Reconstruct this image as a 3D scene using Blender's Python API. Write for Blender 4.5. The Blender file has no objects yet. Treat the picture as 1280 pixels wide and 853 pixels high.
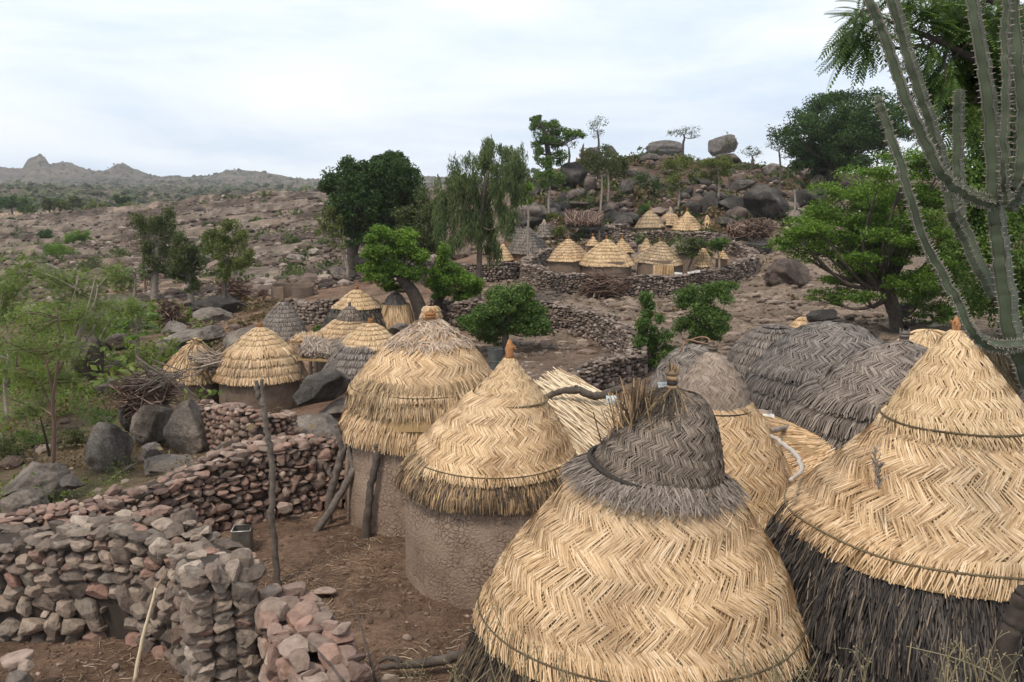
import bpy, math, random
import numpy as np
from mathutils import Vector
R = math.radians
C = bpy.context.scene.collection
S = bpy.context.scene

# ------------------------------------------------------------------ camera, sky, sun, exposure
F = 1108.0            # focal length in photo pixels (1280 wide)
PITCH = R(10.3)
CZ = 5.0
cam_d = bpy.data.cameras.new('camera'); cam = bpy.data.objects.new('camera', cam_d); C.objects.link(cam)
cam.location = (0, 0, CZ); cam.rotation_euler = (R(90) - PITCH, 0, 0)
cam_d.sensor_width = 36; cam_d.lens = F / 1280 * 36; cam_d.clip_start = .05; cam_d.clip_end = 8000
S.camera = cam

SUN_EL, SUN_AZ = R(58), R(215)      # azimuth the light comes from, clockwise from +Y
W = bpy.data.worlds.new('World'); S.world = W; W.use_nodes = True
nt = W.node_tree; nt.nodes.clear()
def wn(t, **k):
    n = nt.nodes.new(t)
    for a, b in k.items(): setattr(n, a, b)
    return n
out = wn('ShaderNodeOutputWorld'); bg = wn('ShaderNodeBackground')
sky = wn('ShaderNodeTexSky', sky_type='NISHITA', sun_disc=False, sun_elevation=SUN_EL, sun_rotation=SUN_AZ)
tc = wn('ShaderNodeTexCoord'); mp = wn('ShaderNodeMapping'); mp.inputs['Scale'].default_value = (1.3, 1.3, 5.5)
mp.inputs['Location'].default_value = (3.1, .4, .2)
n1 = wn('ShaderNodeTexNoise'); n1.inputs['Scale'].default_value = 1.7; n1.inputs['Detail'].default_value = 7; n1.inputs['Roughness'].default_value = .55
n1.inputs['Distortion'].default_value = .3
cr = wn('ShaderNodeValToRGB'); e = cr.color_ramp.elements
e[0].position = .34; e[0].color = (6.2, 7.4, 9.1, 1); e[1].position = .62; e[1].color = (9.8, 10.0, 10.1, 1)
e2 = cr.color_ramp.elements.new(.48); e2.color = (8.4, 9.1, 9.9, 1)
sep = wn('ShaderNodeSeparateXYZ')
mr = wn('ShaderNodeMapRange'); mr.inputs['From Min'].default_value = .02; mr.inputs['From Max'].default_value = .5
mr.inputs['To Min'].default_value = .97; mr.inputs['To Max'].default_value = .86
mix = wn('ShaderNodeMix', data_type='RGBA')
bg.inputs['Strength'].default_value = .088
L = nt.links.new
L(tc.outputs['Generated'], mp.inputs['Vector']); L(mp.outputs['Vector'], n1.inputs['Vector']); L(n1.outputs['Fac'], cr.inputs['Fac'])
L(tc.outputs['Generated'], sep.inputs[0]); L(sep.outputs['Z'], mr.inputs['Value'])
L(mr.outputs['Result'], mix.inputs['Factor']); L(sky.outputs['Color'], mix.inputs[6]); L(cr.outputs['Color'], mix.inputs[7])
L(mix.outputs[2], bg.inputs['Color']); L(bg.outputs['Background'], out.inputs['Surface'])

sun_d = bpy.data.lights.new('sun', 'SUN'); sun = bpy.data.objects.new('sun', sun_d); C.objects.link(sun)
sun_d.energy = 2.0; sun_d.angle = R(10); sun_d.color = (1, .9, .77)
sd = Vector((math.sin(SUN_AZ) * math.cos(SUN_EL), math.cos(SUN_AZ) * math.cos(SUN_EL), math.sin(SUN_EL)))
sun.rotation_euler = sd.to_track_quat('Z', 'Y').to_euler()
S.view_settings.view_transform = 'Standard'; S.view_settings.look = 'None'; S.view_settings.gamma = 1
S.view_settings.exposure = 0.45; S.view_settings.use_curve_mapping = False
S.render.engine = 'CYCLES'
S.cycles.max_bounces = 6; S.cycles.diffuse_bounces = 3; S.cycles.glossy_bounces = 1; S.cycles.transmission_bounces = 2
S.cycles.volume_bounces = 1; S.cycles.transparent_max_bounces = 4
S.cycles.use_denoising = True; S.cycles.use_adaptive_sampling = True; S.cycles.adaptive_threshold = .02

# ------------------------------------------------------------------ pixel <-> place
cp, sp = math.cos(PITCH), math.sin(PITCH)
def dirv(px, py):
    u = (px - 640) / F; v = (426.5 - py) / F
    return u, cp + v * sp, -sp + v * cp
def P(px, py, Y):
    d = dirv(px, py); t = Y / d[1]
    return np.array((d[0] * t, Y, CZ + d[2] * t))
def mpp(py, Y):                      # metres per photo pixel there
    return Y / dirv(640, py)[1] / F

# ------------------------------------------------------------------ noise
_rs = np.random.RandomState(7)
_perm = np.concatenate([_rs.permutation(512)] * 3).astype(np.int64)
_g3 = _rs.normal(size=(512, 3)); _g3 /= np.linalg.norm(_g3, axis=1)[:, None]
def perlin(p):
    p = np.asarray(p, float); i = np.floor(p).astype(np.int64); f = p - i; i &= 511
    w = f * f * f * (f * (f * 6 - 15) + 10)
    r = 0
    for dx in (0, 1):
        for dy in (0, 1):
            for dz in (0, 1):
                h = _perm[_perm[_perm[i[:, 0] + dx] + i[:, 1] + dy] + i[:, 2] + dz]
                d = f - np.array((dx, dy, dz))
                k = (w[:, 0] if dx else 1 - w[:, 0]) * (w[:, 1] if dy else 1 - w[:, 1]) * (w[:, 2] if dz else 1 - w[:, 2])
                r = r + k * (_g3[h] * d).sum(1)
    return r * 1.5
def fbm(p, o=4, g=.5):
    p = np.asarray(p, float); a = 1; r = 0
    for k in range(o):
        r = r + a * perlin(p + 17.3 * k); p = p * 2.03; a *= g
    return r
def fbm2(x, y, s, o=4, g=.5):
    x = np.asarray(x, float).ravel(); y = np.asarray(y, float).ravel()
    return fbm(np.stack([x * s, y * s, np.full_like(x, 3.7)], 1), o, g)
def sstep(a, b, x):
    t = np.clip((x - a) / (b - a), 0, 1); return t * t * (3 - 2 * t)

# ------------------------------------------------------------------ meshes and things
class MB:
    def __init__(s): s.v = []; s.n = 0; s.f = []; s.m = []; s.sm = []
    def add(s, V, Fc, mi=0, smooth=False):
        V = np.asarray(V, float).reshape(-1, 3); s.v.append(V)
        for f in (Fc if isinstance(Fc, list) and np.ndim(Fc[0]) == 2 else [Fc]):
            f = np.asarray(f, np.int64)
            if len(f) == 0: continue
            s.f.append(f + s.n); s.m.append(np.full(len(f), mi)); s.sm.append(np.full(len(f), smooth))
        s.n += len(V)
    def build(s, name, mats, parent=None, loc=(0, 0, 0), attr=None):
        me = bpy.data.meshes.new(name)
        V = np.concatenate(s.v)
        base = np.array(parent.location if parent else loc) if not (parent and parent.parent) else np.array(parent.parent.location) + np.array(parent.location)
        V = V - base
        me.vertices.add(len(V)); me.vertices.foreach_set('co', V.astype(np.float32).ravel())
        ls = np.concatenate([np.full(len(f), f.shape[1]) for f in s.f]); lv = np.concatenate([f.ravel() for f in s.f])
        me.loops.add(len(lv)); me.loops.foreach_set('vertex_index', lv.astype(np.int32))
        me.polygons.add(len(ls)); st = np.concatenate([[0], np.cumsum(ls)[:-1]])
        me.polygons.foreach_set('loop_start', st.astype(np.int32))
        me.polygons.foreach_set('material_index', np.concatenate(s.m).astype(np.int32))
        me.polygons.foreach_set('use_smooth', np.concatenate(s.sm))
        if attr is not None:
            a = me.attributes.new('zone', 'FLOAT_COLOR', 'POINT'); a.data.foreach_set('color', np.asarray(attr, np.float32).ravel())
        me.update(calc_edges=True); me.validate()
        for m in (mats if isinstance(mats, (list, tuple)) else [mats]): me.materials.append(m)
        o = bpy.data.objects.new(name, me); C.objects.link(o)
        if parent: o.parent = parent
        else: o.location = loc
        return o
def tag(o, label, cat, group=None):
    o['label'] = label; o['category'] = cat
    if group: o['group'] = group
    return o
def thing(name, label, cat, loc, group=None):
    o = bpy.data.objects.new(name, None); C.objects.link(o); o.location = tuple(float(a) for a in loc); o.empty_display_size = .2
    return tag(o, label, cat, group)
def catmull(pts, n=6):
    p = np.asarray(pts, float)
    if len(p) < 3: return np.array([p[0] + (p[-1] - p[0]) * t for t in np.linspace(0, 1, n + 1)])
    q = np.concatenate([[2 * p[0] - p[1]], p, [2 * p[-1] - p[-2]]]); r = []
    for i in range(len(p) - 1):
        a, b, c, d = q[i:i + 4]
        for t in np.linspace(0, 1, n, endpoint=False):
            r.append(.5 * (2 * b + (c - a) * t + (2 * a - 5 * b + 4 * c - d) * t * t + (3 * b - a - 3 * c + d) * t ** 3))
    r.append(p[-1]); return np.array(r)
def tube(mb, pts, rad, n=6, mi=0, smooth=True, prof=None, cap=True):
    p = np.asarray(pts, float); rad = np.broadcast_to(np.asarray(rad, float), (len(p),))
    t = np.gradient(p, axis=0); t /= np.linalg.norm(t, axis=1)[:, None] + 1e-9
    up = np.array((0, 0, 1.)) if abs(t[0, 2]) < .9 else np.array((1., 0, 0))
    a = np.cross(t[0], up); a /= np.linalg.norm(a); V = []
    ang = np.linspace(0, 2 * np.pi, n, endpoint=False); pr = np.ones(n) if prof is None else np.asarray(prof)
    fr = []
    for i in range(len(p)):
        a = a - t[i] * (a @ t[i]); a /= np.linalg.norm(a); b = np.cross(t[i], a); fr.append((a, b))
        V.append(p[i] + rad[i] * ((np.cos(ang) * pr)[:, None] * a + (np.sin(ang) * pr)[:, None] * b))
    V = np.concatenate(V); i = np.arange(len(p) - 1)[:, None] * n; j = np.arange(n)[None]; k = (j + 1) % n
    Fc = np.stack([i + j, i + k, i + n + k, i + n + j], 2).reshape(-1, 4)
    fs = [Fc]
    if cap:
        V = np.concatenate([V, p[:1], p[-1:]]); m = len(p) * n; j = np.arange(n); k = (j + 1) % n; l = (len(p) - 1) * n
        fs.append(np.concatenate([np.stack([k, j, np.full(n, m)], 1), np.stack([l + j, l + k, np.full(n, m + 1)], 1)]))
    mb.add(V, fs, mi, smooth)
    return p, t, fr
def sticks(mb, A, B, r0, r1, rng, bend=.05, mi=0, n=4):
    A = np.asarray(A, float); B = np.asarray(B, float); m = len(A); L_ = np.linalg.norm(B - A, axis=1)[:, None]
    t = (B - A) / (L_ + 1e-9); u = np.cross(t, rng.normal(size=(m, 3))); u /= np.linalg.norm(u, axis=1)[:, None] + 1e-9; w = np.cross(t, u)
    M = (A + B) / 2 + L_ * bend * rng.normal(size=(m, 3)); r0 = np.broadcast_to(r0, (m,)); r1 = np.broadcast_to(r1, (m,))
    V = []
    for q, (c, r) in enumerate(((A, r0), (M, (r0 + r1) / 2), (B, r1))):
        for k in range(n):
            a = 2 * np.pi * k / n; V.append(c + r[:, None] * (np.cos(a) * u + np.sin(a) * w))
    V = np.stack(V, 1); o = np.arange(m)[:, None] * (3 * n); fs = []
    for q in range(2):
        for k in range(n):
            fs.append(np.concatenate([o + q * n + k, o + q * n + (k + 1) % n, o + (q + 1) * n + (k + 1) % n, o + (q + 1) * n + k], 1))
    if n == 4: fs.append(np.concatenate([o + 8, o + 9, o + 10, o + 11], 1)); fs.append(np.concatenate([o + 3, o + 2, o + 1, o], 1))
    mb.add(V.reshape(-1, 3), np.concatenate(fs), mi)

_ico = {}
def ico(s):
    if s not in _ico:
        import bmesh
        bm = bmesh.new(); bmesh.ops.create_icosphere(bm, subdivisions=s, radius=1)
        bm.verts.ensure_lookup_table()
        _ico[s] = (np.array([v.co for v in bm.verts]), np.array([[v.index for v in f.verts] for f in bm.faces])); bm.free()
    return _ico[s]
def rock(s, seed, cuts=9, rough=.18, depth=(.55, .92)):
    V, Fc = ico(s); V = V.copy(); rng = np.random.RandomState(seed)
    V = V * (1 + rough * fbm(V * 1.1 + seed * 3.1, 3)[:, None])
    for k in range(cuts):
        n = rng.normal(size=3); n /= np.linalg.norm(n); d = rng.uniform(*depth)
        h = V @ n - d; V = V - np.where(h > 0, h * .975, 0)[:, None] * n
    if s >= 4: V = V * (1 + rough * .22 * fbm(V * 4 + seed, 3)[:, None])
    V /= np.abs(V).max(0)
    return V, Fc
def block(s, seed, cuts=13, rough=.12, depth=(.6, .98)):
    """a squarish field stone"""
    V, Fc = ico(s); rng = np.random.RandomState(seed); k = rng.uniform(.3, .62); V = V * (1 - k) + V / np.abs(V).max(1)[:, None] * k
    V = V * (1 + rough * fbm(V * .9 + seed * 3.1, 3)[:, None]); V[:, 0] += V[:, 2] * rng.normal(0, .18); V[:, 2] += V[:, 0] * rng.normal(0, .15)
    for q in range(cuts):
        n = rng.normal(size=3); n /= np.linalg.norm(n); h = V @ n - rng.uniform(*depth) * (.84 + .3 * np.abs(n).max()); V = V - np.where(h > 0, h * .985, 0)[:, None] * n
    if s >= 4: V = V * (1 + .022 * fbm(V * 4 + seed, 4, .6)[:, None])
    return V / np.abs(V).max(0), Fc
def rotz(V, a): c, s_ = math.cos(a), math.sin(a); return V @ np.array(((c, s_, 0), (-s_, c, 0), (0, 0, 1)))
def rot(V, ax, a):
    ax = np.asarray(ax, float); ax /= np.linalg.norm(ax); c, s_ = math.cos(a), math.sin(a)
    return V * c + np.cross(ax, V) * s_ + np.outer(V @ ax, ax) * (1 - c)

# ------------------------------------------------------------------ materials
def M(name):
    m = bpy.data.materials.new(name); m.use_nodes = True; t = m.node_tree; b = t.nodes['Principled BSDF']
    b.inputs['Specular IOR Level'].default_value = .25
    def nn(ty, props=None, **k):
        n = t.nodes.new(ty)
        for a, v in (props or {}).items(): setattr(n, a, v)
        for a, v in k.items():
            key = a.replace('_', ' ')
            if isinstance(v, bpy.types.NodeSocket): t.links.new(v, n.inputs[key])
            else: n.inputs[key].default_value = v
        return n
    return m, t, b, nn
def ramp(t, fac, cols):
    r = t.nodes.new('ShaderNodeValToRGB'); e = r.color_ramp.elements
    while len(e) < len(cols): e.new(.5)
    for el, (p, c) in zip(e, cols): el.position = p; el.color = (c[0], c[1], c[2], 1) if hasattr(c, '__len__') else (c, c, c, 1)
    t.links.new(fac, r.inputs['Fac']); return r.outputs['Color']
def mixc(t, fac, a, b, blend='MIX'):
    n = t.nodes.new('ShaderNodeMix'); n.data_type = 'RGBA'; n.blend_type = blend
    for s_, v in ((n.inputs['Factor'], fac), (n.inputs[6], a), (n.inputs[7], b)):
        if isinstance(v, bpy.types.NodeSocket): t.links.new(v, s_)
        else: s_.default_value = v if not hasattr(v, '__len__') or len(v) == 4 else (*v, 1)
    return n.outputs[2]
def bump(t, b, h, st, dist=.02, prev=None):
    n = t.nodes.new('ShaderNodeBump'); n.inputs['Strength'].default_value = st; n.inputs['Distance'].default_value = dist
    t.links.new(h, n.inputs['Height'])
    if prev is not None: t.links.new(prev, n.inputs['Normal'])
    if b is not None: t.links.new(n.outputs['Normal'], b.inputs['Normal'])
    return n.outputs['Normal']
def island_mat(name, cols, rough=.8, nscale=None, ncols=None, nfac=.6, bscale=None, bst=.4, bdist=.02, transl=0, patch=None):
    """colour by loose piece (stalk, stone, leaf), times a noise over the place"""
    m, t, b, nn = M(name); g = nn('ShaderNodeNewGeometry'); pos = g.outputs['Position']
    c = ramp(t, g.outputs['Random Per Island'], cols)
    if nscale:
        no = nn('ShaderNodeTexNoise', Vector=pos, Scale=nscale, Detail=5.0, Roughness=.6)
        c = mixc(t, nfac, c, ramp(t, no.outputs['Fac'], ncols), 'MULTIPLY')
    if patch:
        no = nn('ShaderNodeTexNoise', Vector=pos, Scale=patch[0], Detail=3.0)
        c = mixc(t, ramp(t, no.outputs['Fac'], [(patch[1], 0), (patch[2], 1)]), c, patch[3])
    t.links.new(c, b.inputs['Base Color']); b.inputs['Roughness'].default_value = rough
    if bscale:
        n2 = nn('ShaderNodeTexNoise', Vector=pos, Scale=bscale, Detail=5.0, Roughness=.65); bump(t, b, n2.outputs['Fac'], bst, bdist)
    if transl:
        tr = nn('ShaderNodeBsdfTranslucent', Color=mixc(t, 1, c, (1.5, 1.5, .7), 'MULTIPLY')); mx = nn('ShaderNodeMixShader', Fac=transl)
        t.links.new(b.outputs[0], mx.inputs[1]); t.links.new(tr.outputs[0], mx.inputs[2])
        t.links.new(mx.outputs[0], t.nodes['Material Output'].inputs['Surface'])
    return m
STRAW = island_mat('straw', [(0, (.24, .14, .066)), (.12, (.44, .28, .145)), (.4, (.575, .39, .215)), (.8, (.67, .48, .29)), (1, (.79, .615, .42))], .55, 1.9, [(.28, (.62, .56, .5)), (.5, (1, .98, .96)), (.7, (1.12, 1.12, 1.12))], 1, patch=(.75, .5, .95, (.3, .225, .15)))
STRAW2 = island_mat('pale_straw', [(0, (.42, .28, .14)), (.4, (.575, .40, .225)), (1, (.71, .54, .345))], .55, 2.2, [(.3, (.82, .78, .74)), (.65, (1.08, 1.08, 1.08))], 1)
TANGLE = island_mat('tangled_pale_straw', [(0, (.26, .185, .13)), (.5, (.43, .325, .24)), (1, (.6, .47, .36))], .7)
WEATH = island_mat('weathered_straw', [(0, (.15, .105, .065)), (.4, (.34, .235, .135)), (.8, (.5, .36, .21)), (1, (.6, .46, .29))], .7, 2.5, [(.3, (.66, .62, .58)), (.65, (1.1, 1.1, 1.1))], 1)
GREY = island_mat('grey_straw', [(0, (.085, .07, .06)), (.5, (.185, .155, .132)), (1, (.32, .275, .235))], .65, 2.6, [(.3, (.75, .73, .72)), (.65, (1.1, 1.1, 1.1))], 1)
GREYD = island_mat('dark_grey_straw', [(0, (.075, .064, .056)), (.5, (.165, .141, .122)), (1, (.29, .25, .217))], .65, 2.6, [(.3, (.7, .7, .7)), (.65, (1.1, 1.1, 1.1))], 1)
GREYB = island_mat('brownish_grey_straw', [(0, (.1, .078, .063)), (.5, (.21, .168, .138)), (1, (.34, .285, .238))], .65, 2.6, [(.3, (.7, .7, .7)), (.65, (1.1, 1.1, 1.1))], 1)
BROWNG = island_mat('brown_grey_straw', [(0, (.075, .058, .045)), (.5, (.175, .136, .104)), (1, (.3, .24, .188))], .65, 3, [(.3, (.7, .7, .7)), (.65, (1.1, 1.1, 1.1))], 1)
PINKG = island_mat('greyish_pink_straw', [(0, (.2, .155, .12)), (.5, (.32, .25, .195)), (1, (.43, .345, .275))], .65, 3, [(.3, (.8, .8, .8)), (.65, (1.1, 1.1, 1.1))], 1)
BLACKS = island_mat('black_thatch', [(0, (.016, .014, .013)), (.5, (.05, .043, .038)), (.85, (.105, .086, .072)), (1, (.26, .19, .125))], .6, 2.0, [(.3, (.7, .7, .72)), (.65, (1.1, 1.1, 1.1))], 1)
MIXTH = island_mat('mixed_thatch', [(0, (.045, .037, .032)), (.3, (.13, .098, .072)), (.55, (.3, .205, .12)), (1, (.5, .35, .19))], .7, 2.2, [(.35, (.45, .43, .43)), (.6, (1.15, 1.1, 1.05))], 1)
UNDER = island_mat('under_straw', [(0, (.3, .2, .1)), (1, (.33, .22, .11))], .95)
AGED = island_mat('aged_straw', [(0, (.26, .19, .12)), (.5, (.42, .31, .19)), (1, (.56, .43, .28))], .65, 1.2, [(.3, (.7, .68, .66)), (.65, (1.1, 1.1, 1.1))], 1)
MIXTHD = island_mat('dark_mixed_thatch', [(0, (.022, .019, .017)), (.5, (.07, .055, .042)), (.85, (.17, .12, .075)), (1, (.36, .26, .14))], .7, 2.2, [(.35, (.5, .48, .46)), (.6, (1.1, 1.08, 1.05))], 1)  # mixed thatch in darker browns
UNDERD = island_mat('under_dark', [(0, (.02, .018, .016)), (1, (.024, .02, .018))], .95)
ROPE = island_mat('twisted_rope', [(0, (.11, .08, .045)), (1, (.2, .15, .08))], .8, 60, [(.4, (.4, .4, .4)), (.6, (1, 1, 1))], .8)
ROPED = island_mat('dark_rope', [(0, (.03, .026, .022)), (1, (.06, .05, .04))], .8, 60, [(.4, (.4, .4, .4)), (.6, (1, 1, 1))], .8)
RUST = island_mat('reddish_binding', [(0, (.3, .13, .05)), (1, (.48, .24, .1))], .8, 30, [(.35, (.5, .5, .5)), (.65, (1, 1, 1))], .7)
STONE = island_mat('field_stone', [(0, (.1, .08, .066)), (.25, (.2, .155, .125)), (.5, (.17, .145, .12)), (.62, (.29, .175, .135)), (.72, (.2, .17, .14)), (.9, (.3, .235, .185)), (1, (.4, .33, .27))], .9, 14, [(.28, (.5, .48, .46)), (.5, (.95, .93, .92)), (.72, (1.25, 1.22, 1.2))], 1, 45, .7, .025)
STONEP = island_mat('pink_field_stone', [(0, (.11, .076, .062)), (.3, (.25, .165, .13)), (.5, (.19, .15, .124)), (.68, (.33, .205, .16)), (.85, (.25, .19, .155)), (1, (.42, .32, .26))], .9, 9, [(.28, (.55, .52, .5)), (.5, (.95, .93, .92)), (.72, (1.2, 1.2, 1.2))], 1, 40, .6, .02)
STONEB = island_mat('brown_field_stone', [(0, (.075, .058, .048)), (.4, (.17, .13, .105)), (.8, (.24, .185, .15)), (1, (.33, .27, .23))], .9, 5, [(.3, (.6, .6, .6)), (.65, (1.2, 1.2, 1.2))], 1)
RUBBLE = island_mat('rubble_stone', [(0, (.05, .038, .032)), (.4, (.12, .085, .066)), (.8, (.19, .14, .112)), (1, (.32, .26, .215))], .9)
WOODD = island_mat('dead_wood', [(0, (.1, .08, .065)), (1, (.2, .165, .14))], .85, 12, [(.3, (.5, .5, .5)), (.65, (1.15, 1.15, 1.15))], 1, 40, .7, .01)
TWIG = island_mat('dry_twigs', [(0, (.045, .03, .024)), (.5, (.12, .075, .055)), (.85, (.2, .13, .1)), (1, (.38, .28, .21))], .85)
REED = island_mat('pale_reeds', [(0, (.28, .17, .1)), (.3, (.52, .40, .26)), (1, (.78, .66, .48))], .6)
BARK = island_mat('grey_bark', [(0, (.085, .07, .058)), (1, (.13, .105, .088))], .9, 7, [(.3, (.55, .55, .55)), (.65, (1.25, 1.25, 1.25))], 1, 22, .8, .03)
BARKP = island_mat('pale_bark', [(0, (.22, .18, .145)), (1, (.34, .29, .24))], .85, 8, [(.3, (.6, .6, .6)), (.65, (1.1, 1.1, 1.1))], 1)
BARKD = island_mat('dark_bark', [(0, (.04, .032, .026)), (1, (.065, .052, .042))], .9, 7, [(.3, (.55, .55, .55)), (.65, (1.25, 1.25, 1.25))], 1)
def leafmat(n, a, b, c, tr=.25): return island_mat(n, [(0, a), (.55, b), (1, c)], .55, .9, [(.3, (.75, .8, .8)), (.68, (1.15, 1.12, 1.0))], 1, transl=tr)
LDARK = leafmat('dark_leaves', (.022, .046, .014), (.042, .082, .024), (.078, .135, .037))
LMID = leafmat('mid_green_leaves', (.042, .08, .02), (.085, .148, .036), (.145, .22, .058))
LBRIGHT = leafmat('bright_leaves', (.06, .112, .018), (.115, .205, .034), (.2, .3, .062), .38)
LOLIVE = leafmat('olive_leaves', (.04, .055, .02), (.075, .1, .035), (.13, .15, .06))
LYEL = leafmat('yellowish_leaves', (.07, .09, .025), (.12, .15, .04), (.2, .22, .07), .3)
LWILLOW = leafmat('drooping_leaves', (.055, .08, .033), (.105, .143, .06), (.17, .21, .09))
LDRY = leafmat('dry_leaves', (.1, .065, .035), (.17, .12, .065), (.24, .18, .11), .15)

def mud_mat(name, c0, c1, crack=15., bst=.8):
    m, t, b, nn = M(name); pos = nn('ShaderNodeNewGeometry').outputs['Position']
    dn = nn('ShaderNodeTexNoise', Vector=pos, Scale=5.0, Detail=3.0)
    wp = nn('ShaderNodeVectorMath', {'operation': 'MULTIPLY_ADD'}); t.links.new(dn.outputs['Color'], wp.inputs[0]); wp.inputs[1].default_value = (.17,) * 3; t.links.new(pos, wp.inputs[2])
    v = nn('ShaderNodeTexVoronoi', {'feature': 'DISTANCE_TO_EDGE'}, Vector=wp.outputs[0], Scale=crack)
    ck0 = ramp(t, v.outputs['Distance'], [(.0, 0), (.045, .55), (.13, 1)]); mk = nn('ShaderNodeTexNoise', Vector=pos, Scale=2.3, Detail=4.0); ck = mixc(t, ramp(t, mk.outputs['Fac'], [(.4, .1), (.6, .85)]), ck0, (1, 1, 1))
    n = nn('ShaderNodeTexNoise', Vector=pos, Scale=3.0, Detail=8.0, Roughness=.65)
    c = ramp(t, n.outputs['Fac'], [(.3, c0), (.7, c1)])
    c = mixc(t, ck, mixc(t, 1, c, (.74, .7, .68), 'MULTIPLY'), c)
    t.links.new(c, b.inputs['Base Color']); b.inputs['Roughness'].default_value = .95
    n3 = nn('ShaderNodeTexNoise', Vector=pos, Scale=28.0, Detail=6.0, Roughness=.7)
    k = bump(t, None, ck, bst, .02); bump(t, b, n3.outputs['Fac'], .9, .03, k)
    return m
MUD = mud_mat('cracked_mud', (.28, .2, .148), (.41, .305, .228))
MUDF = mud_mat('smooth_mud', (.165, .118, .088), (.225, .165, .125), 3., .1)
MUDR = mud_mat('reddish_mud', (.2, .115, .07), (.27, .165, .105), 3., .15)

def granite(name, c0, c1, c2, sc=1.0):
    m, t, b, nn = M(name); pos = nn('ShaderNodeNewGeometry').outputs['Position']
    n = nn('ShaderNodeTexNoise', Vector=pos, Scale=.55 * sc, Detail=8.0, Roughness=.62, Distortion=.6)
    c = ramp(t, n.outputs['Fac'], [(.34, c0), (.5, c1), (.68, c2)])
    mpn = nn('ShaderNodeMapping', Vector=pos); mpn.inputs['Scale'].default_value = (2.2, 2.2, .35)
    s_ = nn('ShaderNodeTexNoise', Vector=mpn.outputs[0], Scale=1.0 * sc, Detail=6.0, Roughness=.6)
    c = mixc(t, .75, c, ramp(t, s_.outputs['Fac'], [(.36, (.4, .385, .375)), (.58, (1.15, 1.13, 1.1))]), 'MULTIPLY')
    f = nn('ShaderNodeTexNoise', Vector=pos, Scale=22.0, Detail=4.0, Roughness=.7)
    c = mixc(t, .8, c, ramp(t, f.outputs['Fac'], [(.36, (.6, .6, .6)), (.62, (1.25, 1.25, 1.25))]), 'MULTIPLY')
    li = nn('ShaderNodeTexNoise', Vector=pos, Scale=5.0 * sc, Detail=6.0, Roughness=.7)
    c = mixc(t, ramp(t, li.outputs['Fac'], [(.64, 0), (.7, .5)]), c, (.24, .225, .2))
    t.links.new(c, b.inputs['Base Color']); b.inputs['Roughness'].default_value = .82
    f2 = nn('ShaderNodeTexNoise', Vector=pos, Scale=7.0, Detail=8.0, Roughness=.7); bump(t, b, f2.outputs['Fac'], .9, .12)
    return m
GRAN = granite('grey_granite', (.085, .069, .057), (.19, .16, .136), (.31, .268, .232))
GRANM = granite('mottled_granite', (.048, .041, .036), (.11, .096, .084), (.21, .186, .165))
GRAND = granite('dark_granite', (.024, .021, .019), (.06, .053, .047), (.14, .123, .11))
GRANB = granite('brown_granite', (.07, .053, .045), (.13, .1, .085), (.21, .165, .14))

def ground_mat():
    m, t, b, nn = M('earth'); pos = nn('ShaderNodeNewGeometry').outputs['Position']
    z = nn('ShaderNodeVertexColor', {'layer_name': 'zone'})
    n1 = nn('ShaderNodeTexNoise', Vector=pos, Scale=.9, Detail=9.0, Roughness=.68)
    n2 = nn('ShaderNodeTexNoise', Vector=pos, Scale=9.0, Detail=7.0, Roughness=.75)
    n3 = nn('ShaderNodeTexNoise', Vector=pos, Scale=55.0, Detail=4.0, Roughness=.7)
    c = z.outputs['Color']
    c = mixc(t, .9, c, ramp(t, n1.outputs['Fac'], [(.34, (.5, .47, .45)), (.52, (1, 1, 1)), (.68, (1.45, 1.45, 1.43))]), 'MULTIPLY')
    c = mixc(t, .9, c, ramp(t, n2.outputs['Fac'], [(.34, (.55, .53, .52)), (.66, (1.35, 1.34, 1.32))]), 'MULTIPLY')
    c = mixc(t, .8, c, ramp(t, n3.outputs['Fac'], [(.36, (.55, .53, .5)), (.64, (1.35, 1.35, 1.35))]), 'MULTIPLY')
    t.links.new(c, b.inputs['Base Color']); b.inputs['Roughness'].default_value = .97; b.inputs['Specular IOR Level'].default_value = .1
    k = bump(t, None, n2.outputs['Fac'], .8, .1); bump(t, b, n3.outputs['Fac'], .8, .03, k)
    return m
EARTH = ground_mat()
def hill_mat():
    m, t, b, nn = M('hill_scrub'); pos = nn('ShaderNodeNewGeometry').outputs['Position']
    n1 = nn('ShaderNodeTexNoise', Vector=pos, Scale=.008, Detail=10.0, Roughness=.65)
    n2 = nn('ShaderNodeTexNoise', Vector=pos, Scale=.05, Detail=8.0, Roughness=.75)
    c = ramp(t, n1.outputs['Fac'], [(.32, (.06, .052, .04)), (.46, (.13, .1, .078)), (.6, (.18, .14, .108)), (.72, (.24, .2, .16))])
    c = mixc(t, ramp(t, n2.outputs['Fac'], [(.46, 0), (.58, .9)]), c, (.05, .05, .034))
    n3 = nn('ShaderNodeTexNoise', Vector=pos, Scale=.13, Detail=5.0, Roughness=.75)
    c = mixc(t, ramp(t, n3.outputs['Fac'], [(.6, 0), (.68, .8)]), c, (.38, .33, .29))
    t.links.new(c, b.inputs['Base Color']); b.inputs['Roughness'].default_value = 1; b.inputs['Specular IOR Level'].default_value = .05
    bump(t, b, n2.outputs['Fac'], 1, 6.)
    return m
HILL = hill_mat()
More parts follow.
